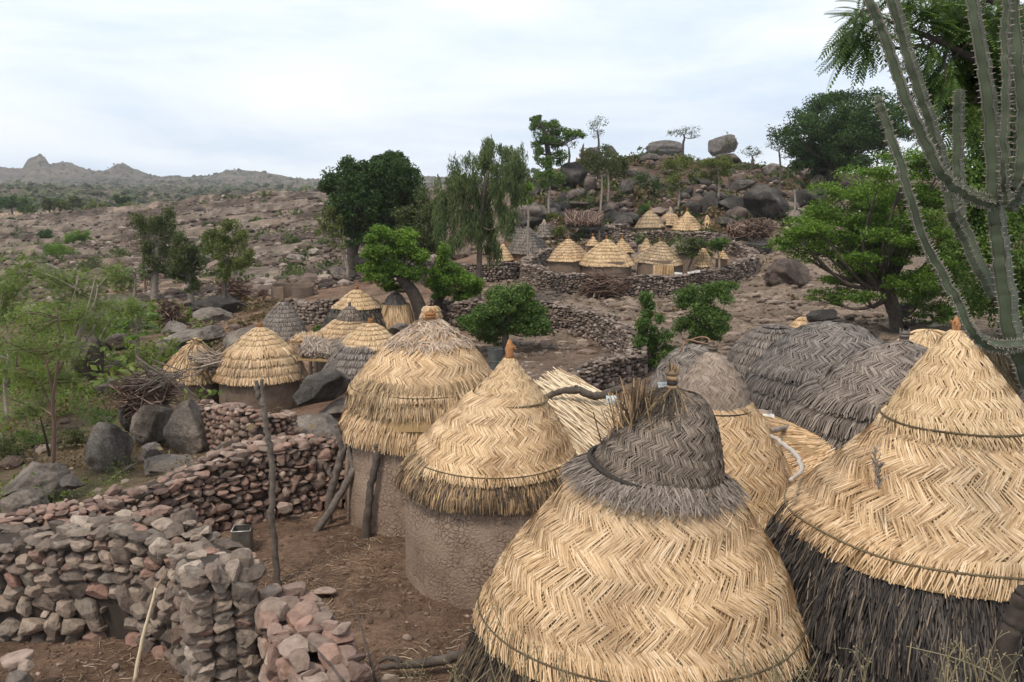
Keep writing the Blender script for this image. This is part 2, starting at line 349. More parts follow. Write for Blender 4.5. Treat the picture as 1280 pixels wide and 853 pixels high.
def plain(name, col, rough=.8, metal=0, ns=None):
    m, t, b, nn = M(name); b.inputs['Roughness'].default_value = rough; b.inputs['Metallic'].default_value = metal
    pos = nn('ShaderNodeNewGeometry').outputs['Position']
    n = nn('ShaderNodeTexNoise', Vector=pos, Scale=ns or 8.0, Detail=6.0)
    c = mixc(t, .7, (*col, 1), ramp(t, n.outputs['Fac'], [(.3, (.6, .6, .6)), (.7, (1.2, 1.2, 1.2))]), 'MULTIPLY')
    t.links.new(c, b.inputs['Base Color']); return m
LACA = leafmat('acacia_leaves', (.07, .105, .026), (.135, .19, .046), (.23, .285, .085), .38)
LMID2 = leafmat('fresh_leaves', (.05, .094, .02), (.098, .172, .036), (.165, .25, .06), .32)
# ------------------------------------------------------------------ terrain
ctrl = [(-6, 8, 0), (-3, 10, 0), (0, 10, 0), (3, 8, 0), (6, 8, .2), (0, 6.5, 0), (-4.5, 13, 0), (-2, 13.5, 0), (0, 14, 0), (4, 14, 0), (9, 10, .4), (-8, 9.8, -.1), (-9, 13.5, -.9),
        (0, 4.5, .9), (4, 4.5, 1.1), (-4, 4.5, .3), (3, 18, -.1), (8, 18, .2), (0, 20, -.15)]
for px, py, Y in [(60, 600, 19), (330, 560, 19), (325, 510, 24), (420, 490, 25), (240, 395, 44), (360, 370, 46), (100, 420, 40), (0, 420, 40), (-150, 420, 40),
                  (0, 330, 90), (-200, 330, 90), (0, 276, 200), (-200, 274, 200), (150, 330, 80), (200, 282, 150), (300, 250, 190), (400, 250, 170), (350, 262, 150), (400, 300, 85), (300, 310, 95), (500, 330, 60), (443, 345, 51),
                  (525, 400, 33), (700, 440, 27), (900, 400, 33), (790, 372, 41), (790, 346, 46.5), (820, 294, 56), (850, 250, 64), (850, 202, 80), (1000, 217, 80), (720, 208, 74),
                  (690, 245, 66), (640, 300, 56), (940, 318, 49), (985, 285, 53), (1000, 335, 46), (1120, 415, 29), (1270, 425, 25), (1200, 320, 55), (1300, 300, 60), (1150, 235, 78), (1300, 220, 80),
                  (560, 262, 90), (560, 240, 180), (620, 250, 90), (850, 215, 110), (1100, 230, 120), (850, 240, 200), (1200, 240, 200), (0, 266, 260), (300, 262, 260), (500, 255, 260), (900, 250, 260), (1300, 250, 260), (-200, 266, 260)]:
    p = P(px, py, Y); ctrl.append(tuple(p))
ctrl = np.array(ctrl); CA = ctrl[:, 0] / ctrl[:, 1] * 1.6; CB = np.log(ctrl[:, 1])
def _k(r2): return .5 * r2 * np.log(r2 + 1e-12)
_n = len(ctrl); _K = _k((CA[:, None] - CA) ** 2 + (CB[:, None] - CB) ** 2) + np.eye(_n) * .002
_Q = np.stack([np.ones(_n), CA, CB], 1)
_w = np.linalg.solve(np.block([[_K, _Q], [_Q.T, np.zeros((3, 3))]]), np.concatenate([ctrl[:, 2], np.zeros(3)]))
def H0(x, y):
    x = np.atleast_1d(np.asarray(x, float)); y = np.clip(np.atleast_1d(np.asarray(y, float)), 4.5, 262)
    a = np.clip(x / y * 1.6, -1.6, 1.6); b = np.log(y); r = np.zeros(len(a))
    for i in range(0, len(a), 20000):
        s_ = slice(i, i + 20000)
        r[s_] = _k((a[s_, None] - CA) ** 2 + (b[s_, None] - CB) ** 2) @ _w[:_n] + _w[_n] + _w[_n + 1] * a[s_] + _w[_n + 2] * b[s_]
    return r
def H(x, y):
    r = H0(x, y); return r if np.ndim(x) else float(r[0])
def G(px, py):
    d = dirv(px, py); Y = 4.6
    while Y < 300:
        q = P(px, py, Y)
        if q[2] <= H(q[0], q[1]): break
        Y *= 1.02
    lo, hi = Y / 1.02, Y
    for _ in range(12):
        m = (lo + hi) / 2; q = P(px, py, m)
        if q[2] <= H(q[0], q[1]): hi = m
        else: lo = m
    q = P(px, py, hi); q[2] = H(q[0], q[1]); return q

def terrace_line(y): return np.mod(np.log(np.maximum(y, 1)) * 9, 1)
def zones(x, y):
    """what the soil is: bare yard, tilled field, stony slope, threshing floor"""
    yard = np.array((.23, .152, .108)); field = np.array((.245, .192, .15)); slope = np.array((.185, .152, .124)); valley = np.array((.165, .125, .082)); hilltop = np.array((.125, .088, .068))
    n = fbm2(x, y, .12, 4)
    u = x / np.maximum(y, 1)
    c = np.repeat(yard[None], len(x), 0)
    def over(col, w): return c + (col - c) * np.clip(w, 0, 1)[:, None]
    c = over(field, sstep(22, 27, y + n * 3) * sstep(-.06, 0, u + n * .02))
    c = over(np.array((.19, .138, .106)), sstep(20, 22, y) * (1 - sstep(28, 31, y + n * 2)) * sstep(-.06, -.02, u) * (1 - sstep(.12, .15, u)))
    c = over(valley, sstep(13, 16, y) * (1 - sstep(36, 48, y)) * (1 - sstep(-.42, -.3, u + n * .08)))
    c = over(slope, sstep(42, 60, y + n * 10) * (1 - sstep(-.1, -.02, u)))
    c = over(hilltop, sstep(50, 56, y + n * 3) * sstep(-.03, .02, u))
    c = over(np.array((.3, .215, .15)), np.exp(-((u + .40) / .07) ** 4 - ((y - 57) / 5.5) ** 4) * 1.3)
    c = over(np.array((.36, .27, .19)), sstep(185, 195, y) * (1 - sstep(225, 240, y)) * (1 - sstep(-.37, -.3, u)))
    n2 = fbm2(x, y, .35, 4, .65); n3 = fbm2(x, y, .05, 4)
    far = sstep(48, 62, y) * (1 - sstep(-.1, -.02, u))
    c = over(np.array((.1, .075, .062)), far * sstep(.05, .4, n2 + n3 * .5) * .75); c = over(np.array((.28, .215, .17)), far * sstep(.1, .45, -n2 + n3 * .6) * .6)
    tl = terrace_line(y + 3 * fbm2(x, y, .03, 3)); c = over(np.array((.075, .058, .05)), far * sstep(58, 75, y) * (tl < .16) * sstep(-.15, .1, n3 + n2 * .3) * .8)
    return c
def HF(x, y):
    """the soil with its clods, terraces and unevenness"""
    z = H0(x, y)
    z = z + .03 * fbm2(x, y, 1.3, 4)
    u = x / np.maximum(y, 1)
    fld = sstep(26, 29, y) * (1 - sstep(50, 56, y)) * sstep(-.03, .03, u)
    cl = fbm(np.stack([x * 1.3, y * 1.0, np.zeros_like(x)], 1), 3); z = z + fld * .3 * np.clip(cl + .05, 0, 1)
    st = sstep(45, 65, y); z = z + st * .012 * y ** .9 * .35 * fbm2(x, y, .25, 4)
    z = z + sstep(50, 58, y) * sstep(0, .04, u) * (1 - sstep(90, 110, y)) * .35 * fbm2(x, y, .6, 4)
    tl = terrace_line(y + 3 * fbm2(x, y, .03, 3)); z = z + sstep(60, 80, y) * (1 - sstep(200, 230, y)) * (1 - sstep(-.12, -.02, u)) * .009 * y * sstep(.0, .12, tl) * (1 - tl)
    return z
def ground():
    us = np.linspace(-1.25, 1.25, 760); us = np.sign(us) * np.abs(us / 1.25) ** 1.25 * 1.25
    ys = np.concatenate([np.array((-8., -3, 0, 1.5, 3, 4)), np.exp(np.linspace(np.log(4.6), np.log(268), 640))])
    yy, uu = np.meshgrid(ys, us, indexing='ij'); xx = uu * np.maximum(yy, 6.); x = xx.ravel(); y = yy.ravel()
    z = HF(x, y); u = x / np.maximum(y, 1)
    y0 = (ys < 4.5).repeat(len(us)); z = np.where(y0, z - .25 * (4.6 - y), z); z = np.where(y < 1.6, np.minimum(z, 2.6), z)
    nx = len(us); i = np.arange(len(ys) - 1)[:, None] * nx; j = np.arange(nx - 1)[None]
    Fc = np.stack([i + j, i + j + 1, i + nx + j + 1, i + nx + j], 2).reshape(-1, 4)
    mb = MB(); mb.add(np.stack([x, y, z], 1), Fc, 0, True)
    c = zones(x, y); o = mb.build('ground', EARTH, attr=np.concatenate([c, np.ones((len(c), 1))], 1)); o['kind'] = 'structure'
ground()

def hills():
    sky = np.array([(-700, 205), (-300, 212), (-100, 204), (0, 209), (28, 210), (33, 202), (40, 196), (48, 194), (56, 196), (63, 207), (75, 203), (86, 203), (100, 209), (122, 214), (135, 212), (146, 205), (153, 204), (160, 208), (175, 214), (195, 221),
                    (215, 219), (235, 221), (265, 220), (280, 214), (300, 212), (320, 214), (345, 218), (372, 223), (410, 224), (470, 222), (540, 221), (640, 223), (800, 222), (1300, 215), (2000, 210)], float)
    pxs = np.concatenate([np.linspace(-700, -40, 60), np.linspace(-38, 660, 560), np.linspace(664, 2000, 90)])
    ss = np.concatenate([np.linspace(0, 1, 190), np.linspace(1.01, 1.35, 25)])
    sg, pg = np.meshgrid(ss, pxs, indexing='ij'); s_ = sg.ravel(); px = pg.ravel()
    Y = 240 * (1500 / 240) ** s_
    sk = np.interp(px, sky[:, 0], sky[:, 1]); base = 268.
    f = np.clip(s_, 0, 1)
    foot = np.exp(-((s_ - .38) / .17) ** 2) * (13 * np.exp(-((px - 40) / 130) ** 2) + 6 * np.exp(-((px - 330) / 120) ** 2))
    py = base + (np.minimum(sk, 222 + 0 * sk) - base) * (f ** 1.0) ; core = sstep(.86, .97, f)
    low = base + (224 - base) * f ** .85
    py = low + (sk - 224) * core - foot
    u = (px - 640) / F
    v = (426.5 - py) / F; dy = cp + v * sp; dz = -sp + v * cp; t = Y / dy
    x = u * t; z = CZ + dz * t
    z = z + Y * .006 * (1 - core * .75) * np.clip(f * 4, 0, 1) * fbm2(x, Y, .012, 6, .6)
    z = z + 2.0 * np.clip(f * 5, 0, 1) * fbm2(x, Y, .07, 4, .65)
    z = np.where(s_ > 1, z - (s_ - 1) * 300, z) - .6
    nx = len(pxs); i = np.arange(len(ss) - 1)[:, None] * nx; j = np.arange(nx - 1)[None]
    Fc = np.stack([i + j, i + j + 1, i + nx + j + 1, i + nx + j], 2).reshape(-1, 4)
    mb = MB(); mb.add(np.stack([x, Y, z], 1), Fc, 0, True); o = mb.build('hills', HILL); o['kind'] = 'structure'
    # scrub dotted over the hills: nobody could count it
    rng = np.random.RandomState(3); mb = MB(); Vt, Ft = ico(2)
    idx = rng.choice(len(x), 26000); keep = (s_[idx] < .99) & (px[idx] > -100) & (px[idx] < 600)
    q = idx[keep]; nn_ = fbm2(x[q], Y[q], .012, 3); q = q[nn_ + rng.uniform(-.35, .35, len(q)) > .06][:5200]
    for k in q:
        r = (rng.uniform(.5, 1.5) if rng.rand() < .85 else rng.uniform(1.5, 2.9)) * (.7 + .5 * s_[k])
        V = Vt * (1 + .3 * rng.normal(size=(len(Vt), 1))) * (r, r, r * .75)
        mb.add(V + (x[k] + rng.uniform(-4, 4), Y[k] + rng.uniform(-4, 4), z[k] + r * .3), Ft)
    o = mb.build('hill_scrub', [SCRUBM]); o['kind'] = 'stuff'; o['label'] = 'dark scrub dotted over the far hills'
SCRUBM = island_mat('far_scrub', [(0, (.035, .045, .022)), (.6, (.06, .07, .035)), (1, (.1, .11, .045))], .9)
hills()

def haze():
    mb = MB(); x0, x1, y0, y1, z0, z1 = -2600, 2600, -40, 2600, -75, 160
    V = [(x, y, z) for z in (z0, z1) for y in (y0, y1) for x in (x0, x1)]
    mb.add(V, [[0, 2, 3, 1], [4, 5, 7, 6], [0, 1, 5, 4], [2, 6, 7, 3], [0, 4, 6, 2], [1, 3, 7, 5]])
    m = bpy.data.materials.new('haze'); m.use_nodes = True; t = m.node_tree; t.nodes.clear()
    o_ = t.nodes.new('ShaderNodeOutputMaterial'); v = t.nodes.new('ShaderNodeVolumePrincipled')
    v.inputs['Color'].default_value = (.93, .96, 1, 1); v.inputs['Density'].default_value = .0002; v.inputs['Anisotropy'].default_value = .1
    t.links.new(v.outputs[0], o_.inputs['Volume'])
    o = mb.build('haze', m); o['kind'] = 'stuff'; o['label'] = 'pale haze softening the far hills'
HAZE = True
if HAZE: haze()

# ------------------------------------------------------------------ rubble lying about the slopes (uncountable)
def rubble(name, label, n, fy, fu, size, seed, mat=RUBBLE, s=1, dens=None):
    rng = np.random.RandomState(seed); mb = MB(); arch = [rock(1 if s < 1 else (2 if s < 2 else s), 900 + k, 7) for k in range(8)]
    y = fy(rng.rand(n)); u = fu(rng.rand(n)); x = u * y
    if dens is not None:
        k = fbm2(x, y, dens, 3) + rng.uniform(-.3, .3, n) > 0; x, y = x[k], y[k]
    z = HF(x, y); r = size * np.exp(rng.normal(0, .5, len(x)))
    for i in range(len(x)):
        V, Fc = arch[rng.randint(8)]
        V = rotz(rot(V, rng.normal(size=3), rng.uniform(0, .6)), rng.uniform(0, 6.3)) * (r[i], r[i], r[i] * .65)
        mb.add(V + (x[i], y[i], z[i] + r[i] * .25), Fc, 0, s >= 2)
    o = mb.build(name, mat); o['kind'] = 'stuff'; o['label'] = label
rubble('slope_rubble', 'loose stones scattered over the brown slope', 17000, lambda t: np.exp(np.log(46) + t * np.log(215 / 46)), lambda t: -.68 + t * .64, .2, 11, dens=.09, s=.5)
rubble('hillside_rubble', 'small stones scattered over the rocky hillside', 6500, lambda t: 51 + t * 32, lambda t: .0 + t * .45, .17, 12, dens=.3, s=.5)
rubble('valley_stones', 'stones lying among the scrub in the hollow', 700, lambda t: 15 + t * 34, lambda t: -.66 + t * .44, .14, 13, dens=.3)
rubble('field_stones', 'scattered stones and clods on the tilled field', 900, lambda t: 23 + t * 27, lambda t: -.05 + t * .5, .05, 14, STONEB)
rubble('yard_pebbles', 'pebbles lying in the yards', 420, lambda t: 7 + t * 7, lambda t: -.62 + t * .66, .014, 15, STONEP)

def stone_lines():
    rng = np.random.RandomState(21); mb = MB(); arch = [rock(1, 950 + k, 6) for k in range(8)]
    for k in range(26):
        y0 = np.exp(rng.uniform(np.log(62), np.log(190))); u0 = rng.uniform(-.62, -.12); ln = rng.uniform(8, 26); n = int(ln * 3); a = np.linspace(-.5, .5, n) * ln
        x = u0 * y0 + a; y = y0 + a * rng.uniform(-.12, .12) + 1.5 * fbm2(a + k * 9, a * 0, .12, 3) + rng.normal(0, .25, n); z = HF(x, y)
        for i in range(n):
            if rng.rand() < .25: continue
            V, Fc = arch[rng.randint(8)]; r = rng.uniform(.14, .34); mb.add(rotz(V, rng.uniform(0, 6)) * (r * 1.3, r, r * .8) + (x[i], y[i], z[i] + r * .4), Fc)
    o = mb.build('terrace_stones', RUBBLE); o['kind'] = 'stuff'; o['label'] = 'broken lines of stones edging the old terraces on the slope'
stone_lines()
def scrub(name, label, n, fy, fu, r0, mat, seed, dens, leaf=.09, per=26, flat=.6, near=1.):
    """low tufts too many to count, each a little cloud of small leaves"""
    rng = np.random.RandomState(seed); y = fy(rng.rand(n)); u = fu(rng.rand(n)); x = u * y; k = fbm2(x, y, dens, 3) + rng.uniform(-.35, .3, n) > 0; x, y = x[k], y[k]; z = HF(x, y); m = len(x)
    r = r0 * np.exp(rng.normal(0, .45, m)); c = np.repeat(np.stack([x, y, z], 1), per, 0); rr = np.repeat(r, per); v = rng.normal(size=(m * per, 3)); v /= np.linalg.norm(v, axis=1)[:, None]; v[:, 2] = np.abs(v[:, 2]) * flat * 1.5
    p = c + v * (rr * rng.uniform(.3, 1, m * per))[:, None]; l = leaf * rr / r0 * rng.uniform(.6, 1.4, m * per) * np.clip(np.repeat(y, per) / 42, .3, 1); t = rng.normal(size=(m * per, 3)); t /= np.linalg.norm(t, axis=1)[:, None]; b = np.cross(t, rng.normal(size=(m * per, 3))); b /= np.linalg.norm(b, axis=1)[:, None]
    t *= l[:, None]; b *= l[:, None] * .5; V = np.stack([p - t, p + b, p + t, p - b], 1).reshape(-1, 3); mb = MB(); mb.add(V, np.arange(len(V)).reshape(-1, 4)); o = mb.build(name, mat); o['kind'] = 'stuff'; o['label'] = label
scrub('slope_scrub', 'sparse dull green scrub over the stony slope', 1500, lambda t: np.exp(np.log(50) + t * np.log(215 / 50)), lambda t: -.68 + t * .6, .5, LOLIVE, 31, .05, .11, 40)
scrub('hollow_undergrowth', 'tangled green undergrowth in the hollow behind the walls', 1700, lambda t: 15.5 + t * 34, lambda t: -.68 + t * .34, .32, LACA, 32, .14, .055, 95, .9)
scrub('hollow_dry_growth', 'dry brown growth in the hollow behind the walls', 2200, lambda t: 15 + t * 40, lambda t: -.68 + t * .42, .28, LDRY, 33, .2, .05, 60)
scrub('hillside_scrub', 'low scrub and dry grass between the rocks of the hill', 1500, lambda t: 51 + t * 31, lambda t: .0 + t * .44, .4, LOLIVE, 34, .25, .075, 50)
scrub('hillside_dry_grass', 'dry reddish growth between the rocks of the hill', 1500, lambda t: 50 + t * 32, lambda t: .0 + t * .44, .35, LDRY, 35, .25, .065, 45)
scrub('field_weeds', 'scattered withered weeds on the tilled field', 700, lambda t: 26 + t * 22, lambda t: -.02 + t * .5, .12, LDRY, 36, .3, .05, 14)

def field_clods():
    rng = np.random.RandomState(23); mb = MB(); arch = [rock(1, 970 + k, 4) for k in range(8)]
    y = 26.
    while y < 48:
        n = int(.5 * y * 3.2); u = rng.uniform(-.05, .42, n); x = u * y; yy = y + .6 * np.sin(x * .22 + y) + rng.normal(0, .1, n); z = HF(x, yy)
        for i in range(n):
            V, Fc = arch[rng.randint(8)]; r = rng.uniform(.05, .15); mb.add(rotz(V, rng.uniform(0, 6)) * (r * 1.8, r, r * .8) + (x[i], yy[i], z[i] + r * .25), Fc)
        y += .95
    o = mb.build('field_clods', island_mat('field_soil_clods', [(0, (.1, .072, .055)), (.6, (.19, .14, .108)), (1, (.29, .225, .18))], .95)); o['kind'] = 'stuff'; o['label'] = 'rows of hoed clods across the tilled field'
field_clods()
# ------------------------------------------------------------------ huts: mud wall, woven or thatched roof tiers, cap, binding
class Prof:
    """a roof surface of revolution, slightly sagging: (arc length, angle) -> place and normal"""
    def __init__(s, pts, seed, wob=.035, tilt=(0, 0)):
        q = catmull(pts, 8); s.r, s.x, s.y, s.z = q[:, 0], q[:, 1], q[:, 2], q[:, 3]
        s.r = np.maximum(s.r, .002)
        d = np.hypot(np.diff(s.r), np.diff(s.z)); s.s = np.concatenate([[0], np.cumsum(d)]); s.L = s.s[-1]; s.seed = seed; s.wob = wob; s.tilt = tilt
        s.c = np.array((s.x[-1], s.y[-1], s.z[-1]))
        nz = np.gradient(s.r, s.s + np.arange(len(s.s)) * 1e-9); nr = -np.gradient(s.z, s.s + np.arange(len(s.s)) * 1e-9)
        l = np.hypot(nr, nz) + 1e-9; s.nr, s.nz = nr / l, nz / l
    def at(s, a, th, lift=0.):
        a = np.clip(a, 0, None); ex = np.maximum(a - s.L, 0); a2 = np.minimum(a, s.L)
        g = lambda w: np.interp(a2, s.s, w)
        r, z, nr, nz = g(s.r), g(s.z), g(s.nr), g(s.nz); r = r + ex * nz; z = z - ex * nr
        k = s.wob * sstep(0, s.L, a2) * (np.sin(th * 2 + s.seed) + .7 * np.sin(3 * th + s.seed * 2.3) + .5 * np.sin(5 * th + s.seed * 1.7))
        r = r * (1 + k) + np.minimum(lift, 9) * nr; z = z + lift * nz + .8 * k * r * np.sin(th * 2 + s.seed * .7)
        v = np.stack([g(s.x) + r * np.cos(th), g(s.y) + r * np.sin(th), z], -1)
        if s.tilt != (0, 0):
            d = v - s.c; v = v.copy(); v[..., 2] = v[..., 2] + d[..., 0] * s.tilt[0] + d[..., 1] * s.tilt[1]
            v[..., 0] -= d[..., 2] * s.tilt[0]; v[..., 1] -= d[..., 2] * s.tilt[1]
        return v
    def skin(s, mb, mi, n=48, inset=-.012, smooth=True):
        a = np.linspace(0, s.L, max(6, int(s.L / .08))); th = np.linspace(0, 2 * np.pi, n, endpoint=False)
        A, T = np.meshgrid(a, th, indexing='ij'); V = s.at(A, T, inset).reshape(-1, 3)
        i = np.arange(len(a) - 1)[:, None] * n; j = np.arange(n)[None]; k = (j + 1) % n
        mb.add(V, np.stack([i + j, i + n + j, i + n + k, i + k], 2).reshape(-1, 4), mi, smooth)
    def ribbons(s, mb, mi, a0, th0, ln, alpha, w, l0, l1, l2, roll, q=(0, .35, .7, 1)):
        """flat stalks: start arc a0, angle th0, length ln, slant alpha, width w, lift at start, middle, end"""
        q = np.asarray(q); a = a0[:, None] + ln[:, None] * np.cos(alpha)[:, None] * q
        rr = np.maximum(np.interp(np.minimum(a, s.L), s.s, s.r), .04)
        th = th0[:, None] + np.concatenate([np.zeros((len(a0), 1)), np.cumsum((np.diff(q) * ln[:, None] * np.sin(alpha)[:, None]) / rr[:, 1:], 1)], 1)
        lift = l0[:, None] * (1 - q) ** 2 + 2 * l1[:, None] * q * (1 - q) * 2 + l2[:, None] * q ** 2
        hw = w[:, None] * .5 * np.array((.9, 1, 1, .75))[:len(q)]
        ca, sa = np.cos(alpha)[:, None], np.sin(alpha)[:, None]
        Lp = s.at(a - hw * sa, th + hw * ca / rr, lift + roll[:, None] * hw); Rp = s.at(a + hw * sa, th - hw * ca / rr, lift - roll[:, None] * hw)
        V = np.stack([Lp, Rp], 2).reshape(len(a0), -1, 3); m = len(q); o = np.arange(len(a0))[:, None] * (2 * m)
        Fc = np.concatenate([np.concatenate([o + 2 * i, o + 2 * i + 1, o + 2 * i + 3, o + 2 * i + 2], 1) for i in range(m - 1)])
        mb.add(V.reshape(-1, 3), Fc, mi)
    def herring(s, mb, mi, rng, h=.15, w=.013, slant=R(42), fringe=.14, gap=.5, flip=1, stalks=6, top=0.0):
        nb = max(2, int(round((s.L - fringe - top) / h))); h = (s.L - fringe - top) / nb
        for b in range(nb):
            a_ = top + h * b; r = float(np.interp(a_ + h * .5, s.s, s.r)); n = int(2 * np.pi * max(r, .05) * math.cos(slant) / (w * gap))
            if n < 6: continue
            sg = flip * (1 if b % 2 else -1); k = np.arange(n); th0 = (k + rng.uniform(-.25, .25, n)) / n * 2 * np.pi
            keep = rng.rand(n) > .025; grp = (k + rng.randint(0, 3, n) * (rng.rand(n) < .3)) // stalks; gj = rng.normal(size=grp.max() + 1)[grp]; sub = (k % stalks) / max(stalks - 1, 1)
            ln = h / math.cos(slant) * (1.62 + .09 * gj + rng.normal(0, .1, n)); al = sg * (slant + R(4) * gj + R(5) * math.sin(b * 2.7) + R(5) * np.sin(th0 * 3 + b) + rng.normal(0, .06, n))
            a0 = np.maximum(a_ - .3 * h + .035 * h * gj + sg * (sub - .5) * h * .28, 0)
            s.ribbons(mb, mi, a0, th0, ln * np.where(keep, 1, .25), al, w * rng.uniform(.7, 1.2, n), np.full(n, .0), .007 + rng.uniform(0, .005, n), rng.uniform(-.003, .005, n), sg * .12 + rng.normal(0, .2, n))
        nl = int(22 * s.L * s.r[-1]); s.ribbons(mb, mi, rng.uniform(.15, .95, nl) * s.L, rng.uniform(0, 6.28, nl), rng.uniform(.06, .2, nl), rng.uniform(-1.3, 1.3, nl), np.full(nl, w * .7), np.full(nl, .012), rng.uniform(.014, .03, nl), rng.uniform(.012, .05, nl), rng.normal(0, .3, nl))
        if fringe:
            r = s.r[-1]; n = int(2 * np.pi * r / (w * 1.05)); k = np.arange(n); th0 = (k + rng.uniform(-.3, .3, n)) / n * 2 * np.pi
            ln = fringe * 1.42 * rng.uniform(.88, 1.1, n); al = np.where(rng.rand(n) < .8, 1, -.6) * flip * R(20) + rng.normal(0, .09, n)
            s.ribbons(mb, mi, np.full(n, s.L - fringe * 1.35), th0, ln, al, w * rng.uniform(.8, 1.2, n), np.full(n, .006), .014 + rng.uniform(0, .012, n), .01 + rng.uniform(0, .025, n), rng.normal(0, .3, n))
    def thatch(s, mb, mi, rng, rows=3, ln=.45, w=.014, dens=1.0, jit=.09, over=.08, shag=.03, start=0.):
        for b in range(rows):
            a_ = start + (s.L - start) * b / rows; r = float(np.interp(min(a_ + ln * .5, s.L), s.s, s.r)); n = int(2 * np.pi * max(r, .06) / w * 1.9 * dens)
            th0 = rng.uniform(0, 2 * np.pi, n); a0 = np.maximum(a_ + rng.uniform(-.35, .15, n) * (s.L - start) / rows, 0)
            l = np.minimum(ln * rng.uniform(.75, 1.15, n), s.L + over * rng.uniform(.3, 1.5, n) - a0)
            s.ribbons(mb, mi, a0, th0, np.maximum(l, .06), rng.normal(0, jit, n), w * rng.uniform(.7, 1.2, n), np.full(n, .004), .012 + rng.uniform(0, shag * .7, n), .012 + rng.uniform(0, shag, n), rng.normal(0, .5, n))
    def rings(s, mb, mi, rng, n=5, step=.03, w=.05, dens=1.):
        w = w * .55
        """stepped courses: each course a short combed fringe over the next"""
        for b in range(n):
            a_ = s.L * b / n; ln = s.L / n * 1.12; r = float(np.interp(a_ + ln * .6, s.s, s.r)); m = max(10, int(2 * np.pi * r / w * 1.5 * dens))
            k = np.arange(m); th0 = (k + rng.uniform(-.4, .4, m)) / m * 2 * np.pi
            s.ribbons(mb, mi, np.full(m, a_), th0, ln * rng.uniform(.85, 1.12, m), rng.normal(0, .1, m), w * rng.uniform(.9, 1.3, m), np.full(m, .0), np.full(m, step * .7), step * rng.uniform(.6, 1.5, m), rng.normal(0, .2, m), q=(0, .5, 1))
    def rope(s, mb, mi, a, rad, lift=.03, n=72, twist=0):
        th = np.linspace(0, 2 * np.pi, n, endpoint=False); p = s.at(np.full(n, a), th, lift)
        p = np.concatenate([p, p[:1]]); tube(mb, p, rad, 6, mi, cap=False)

def elev(py): d = dirv(640, py); return math.atan2(-d[2], d[1])
def pp(cx, Y, pts, sil=True):
    """profile points (photo y, half width, sideways shift) measured on the outline -> (r, x, y, z)"""
    r_ = []
    for q in pts:
        py, hw = q[0], q[1]; dx = q[2] if len(q) > 2 else 0
        pc = py + (.28 * hw * math.sin(max(elev(py), .02)) if sil else 0)
        p = P(cx + dx, pc, Y); r_.append((hw / .965 * mpp(pc, Y), p[0], p[1], p[2]))
    return r_
def mud_wall(root, x, y, z0, z1, r0, r1, mat, seed, n=72, rough=.03, door=None):
    mb = MB(); m = 16 if n > 40 else 6
    a = np.linspace(0, 1, m); th = np.linspace(0, 2 * np.pi, n, endpoint=False); A, T = np.meshgrid(a, th, indexing='ij'); A, T = A.ravel(), T.ravel()
    rr = r0 + (r1 - r0) * A + .05 * r0 * np.sin(np.pi * A)
    k = fbm(np.stack([np.cos(T) * 1.6, np.sin(T) * 1.6, A * 2 + seed], 1), 3) * rough * 1.2 + fbm(np.stack([np.cos(T) * 9, np.sin(T) * 9, A * 9 + seed], 1), 3) * rough * (.4 + .9 * np.exp(-A * 5))
    rr = rr + k + .06 * r0 * np.exp(-A * 9)
    V = np.stack([x + rr * np.cos(T), y + rr * np.sin(T), z0 + (z1 - z0) * A], 1)
    i = np.arange(m - 1)[:, None] * n; j = np.arange(n)[None]; k2 = (j + 1) % n
    mb.add(V, np.stack([i + j, i + k2, i + n + k2, i + n + j], 2).reshape(-1, 4), 0, True)
    return mb.build('mud_wall', mat, root)
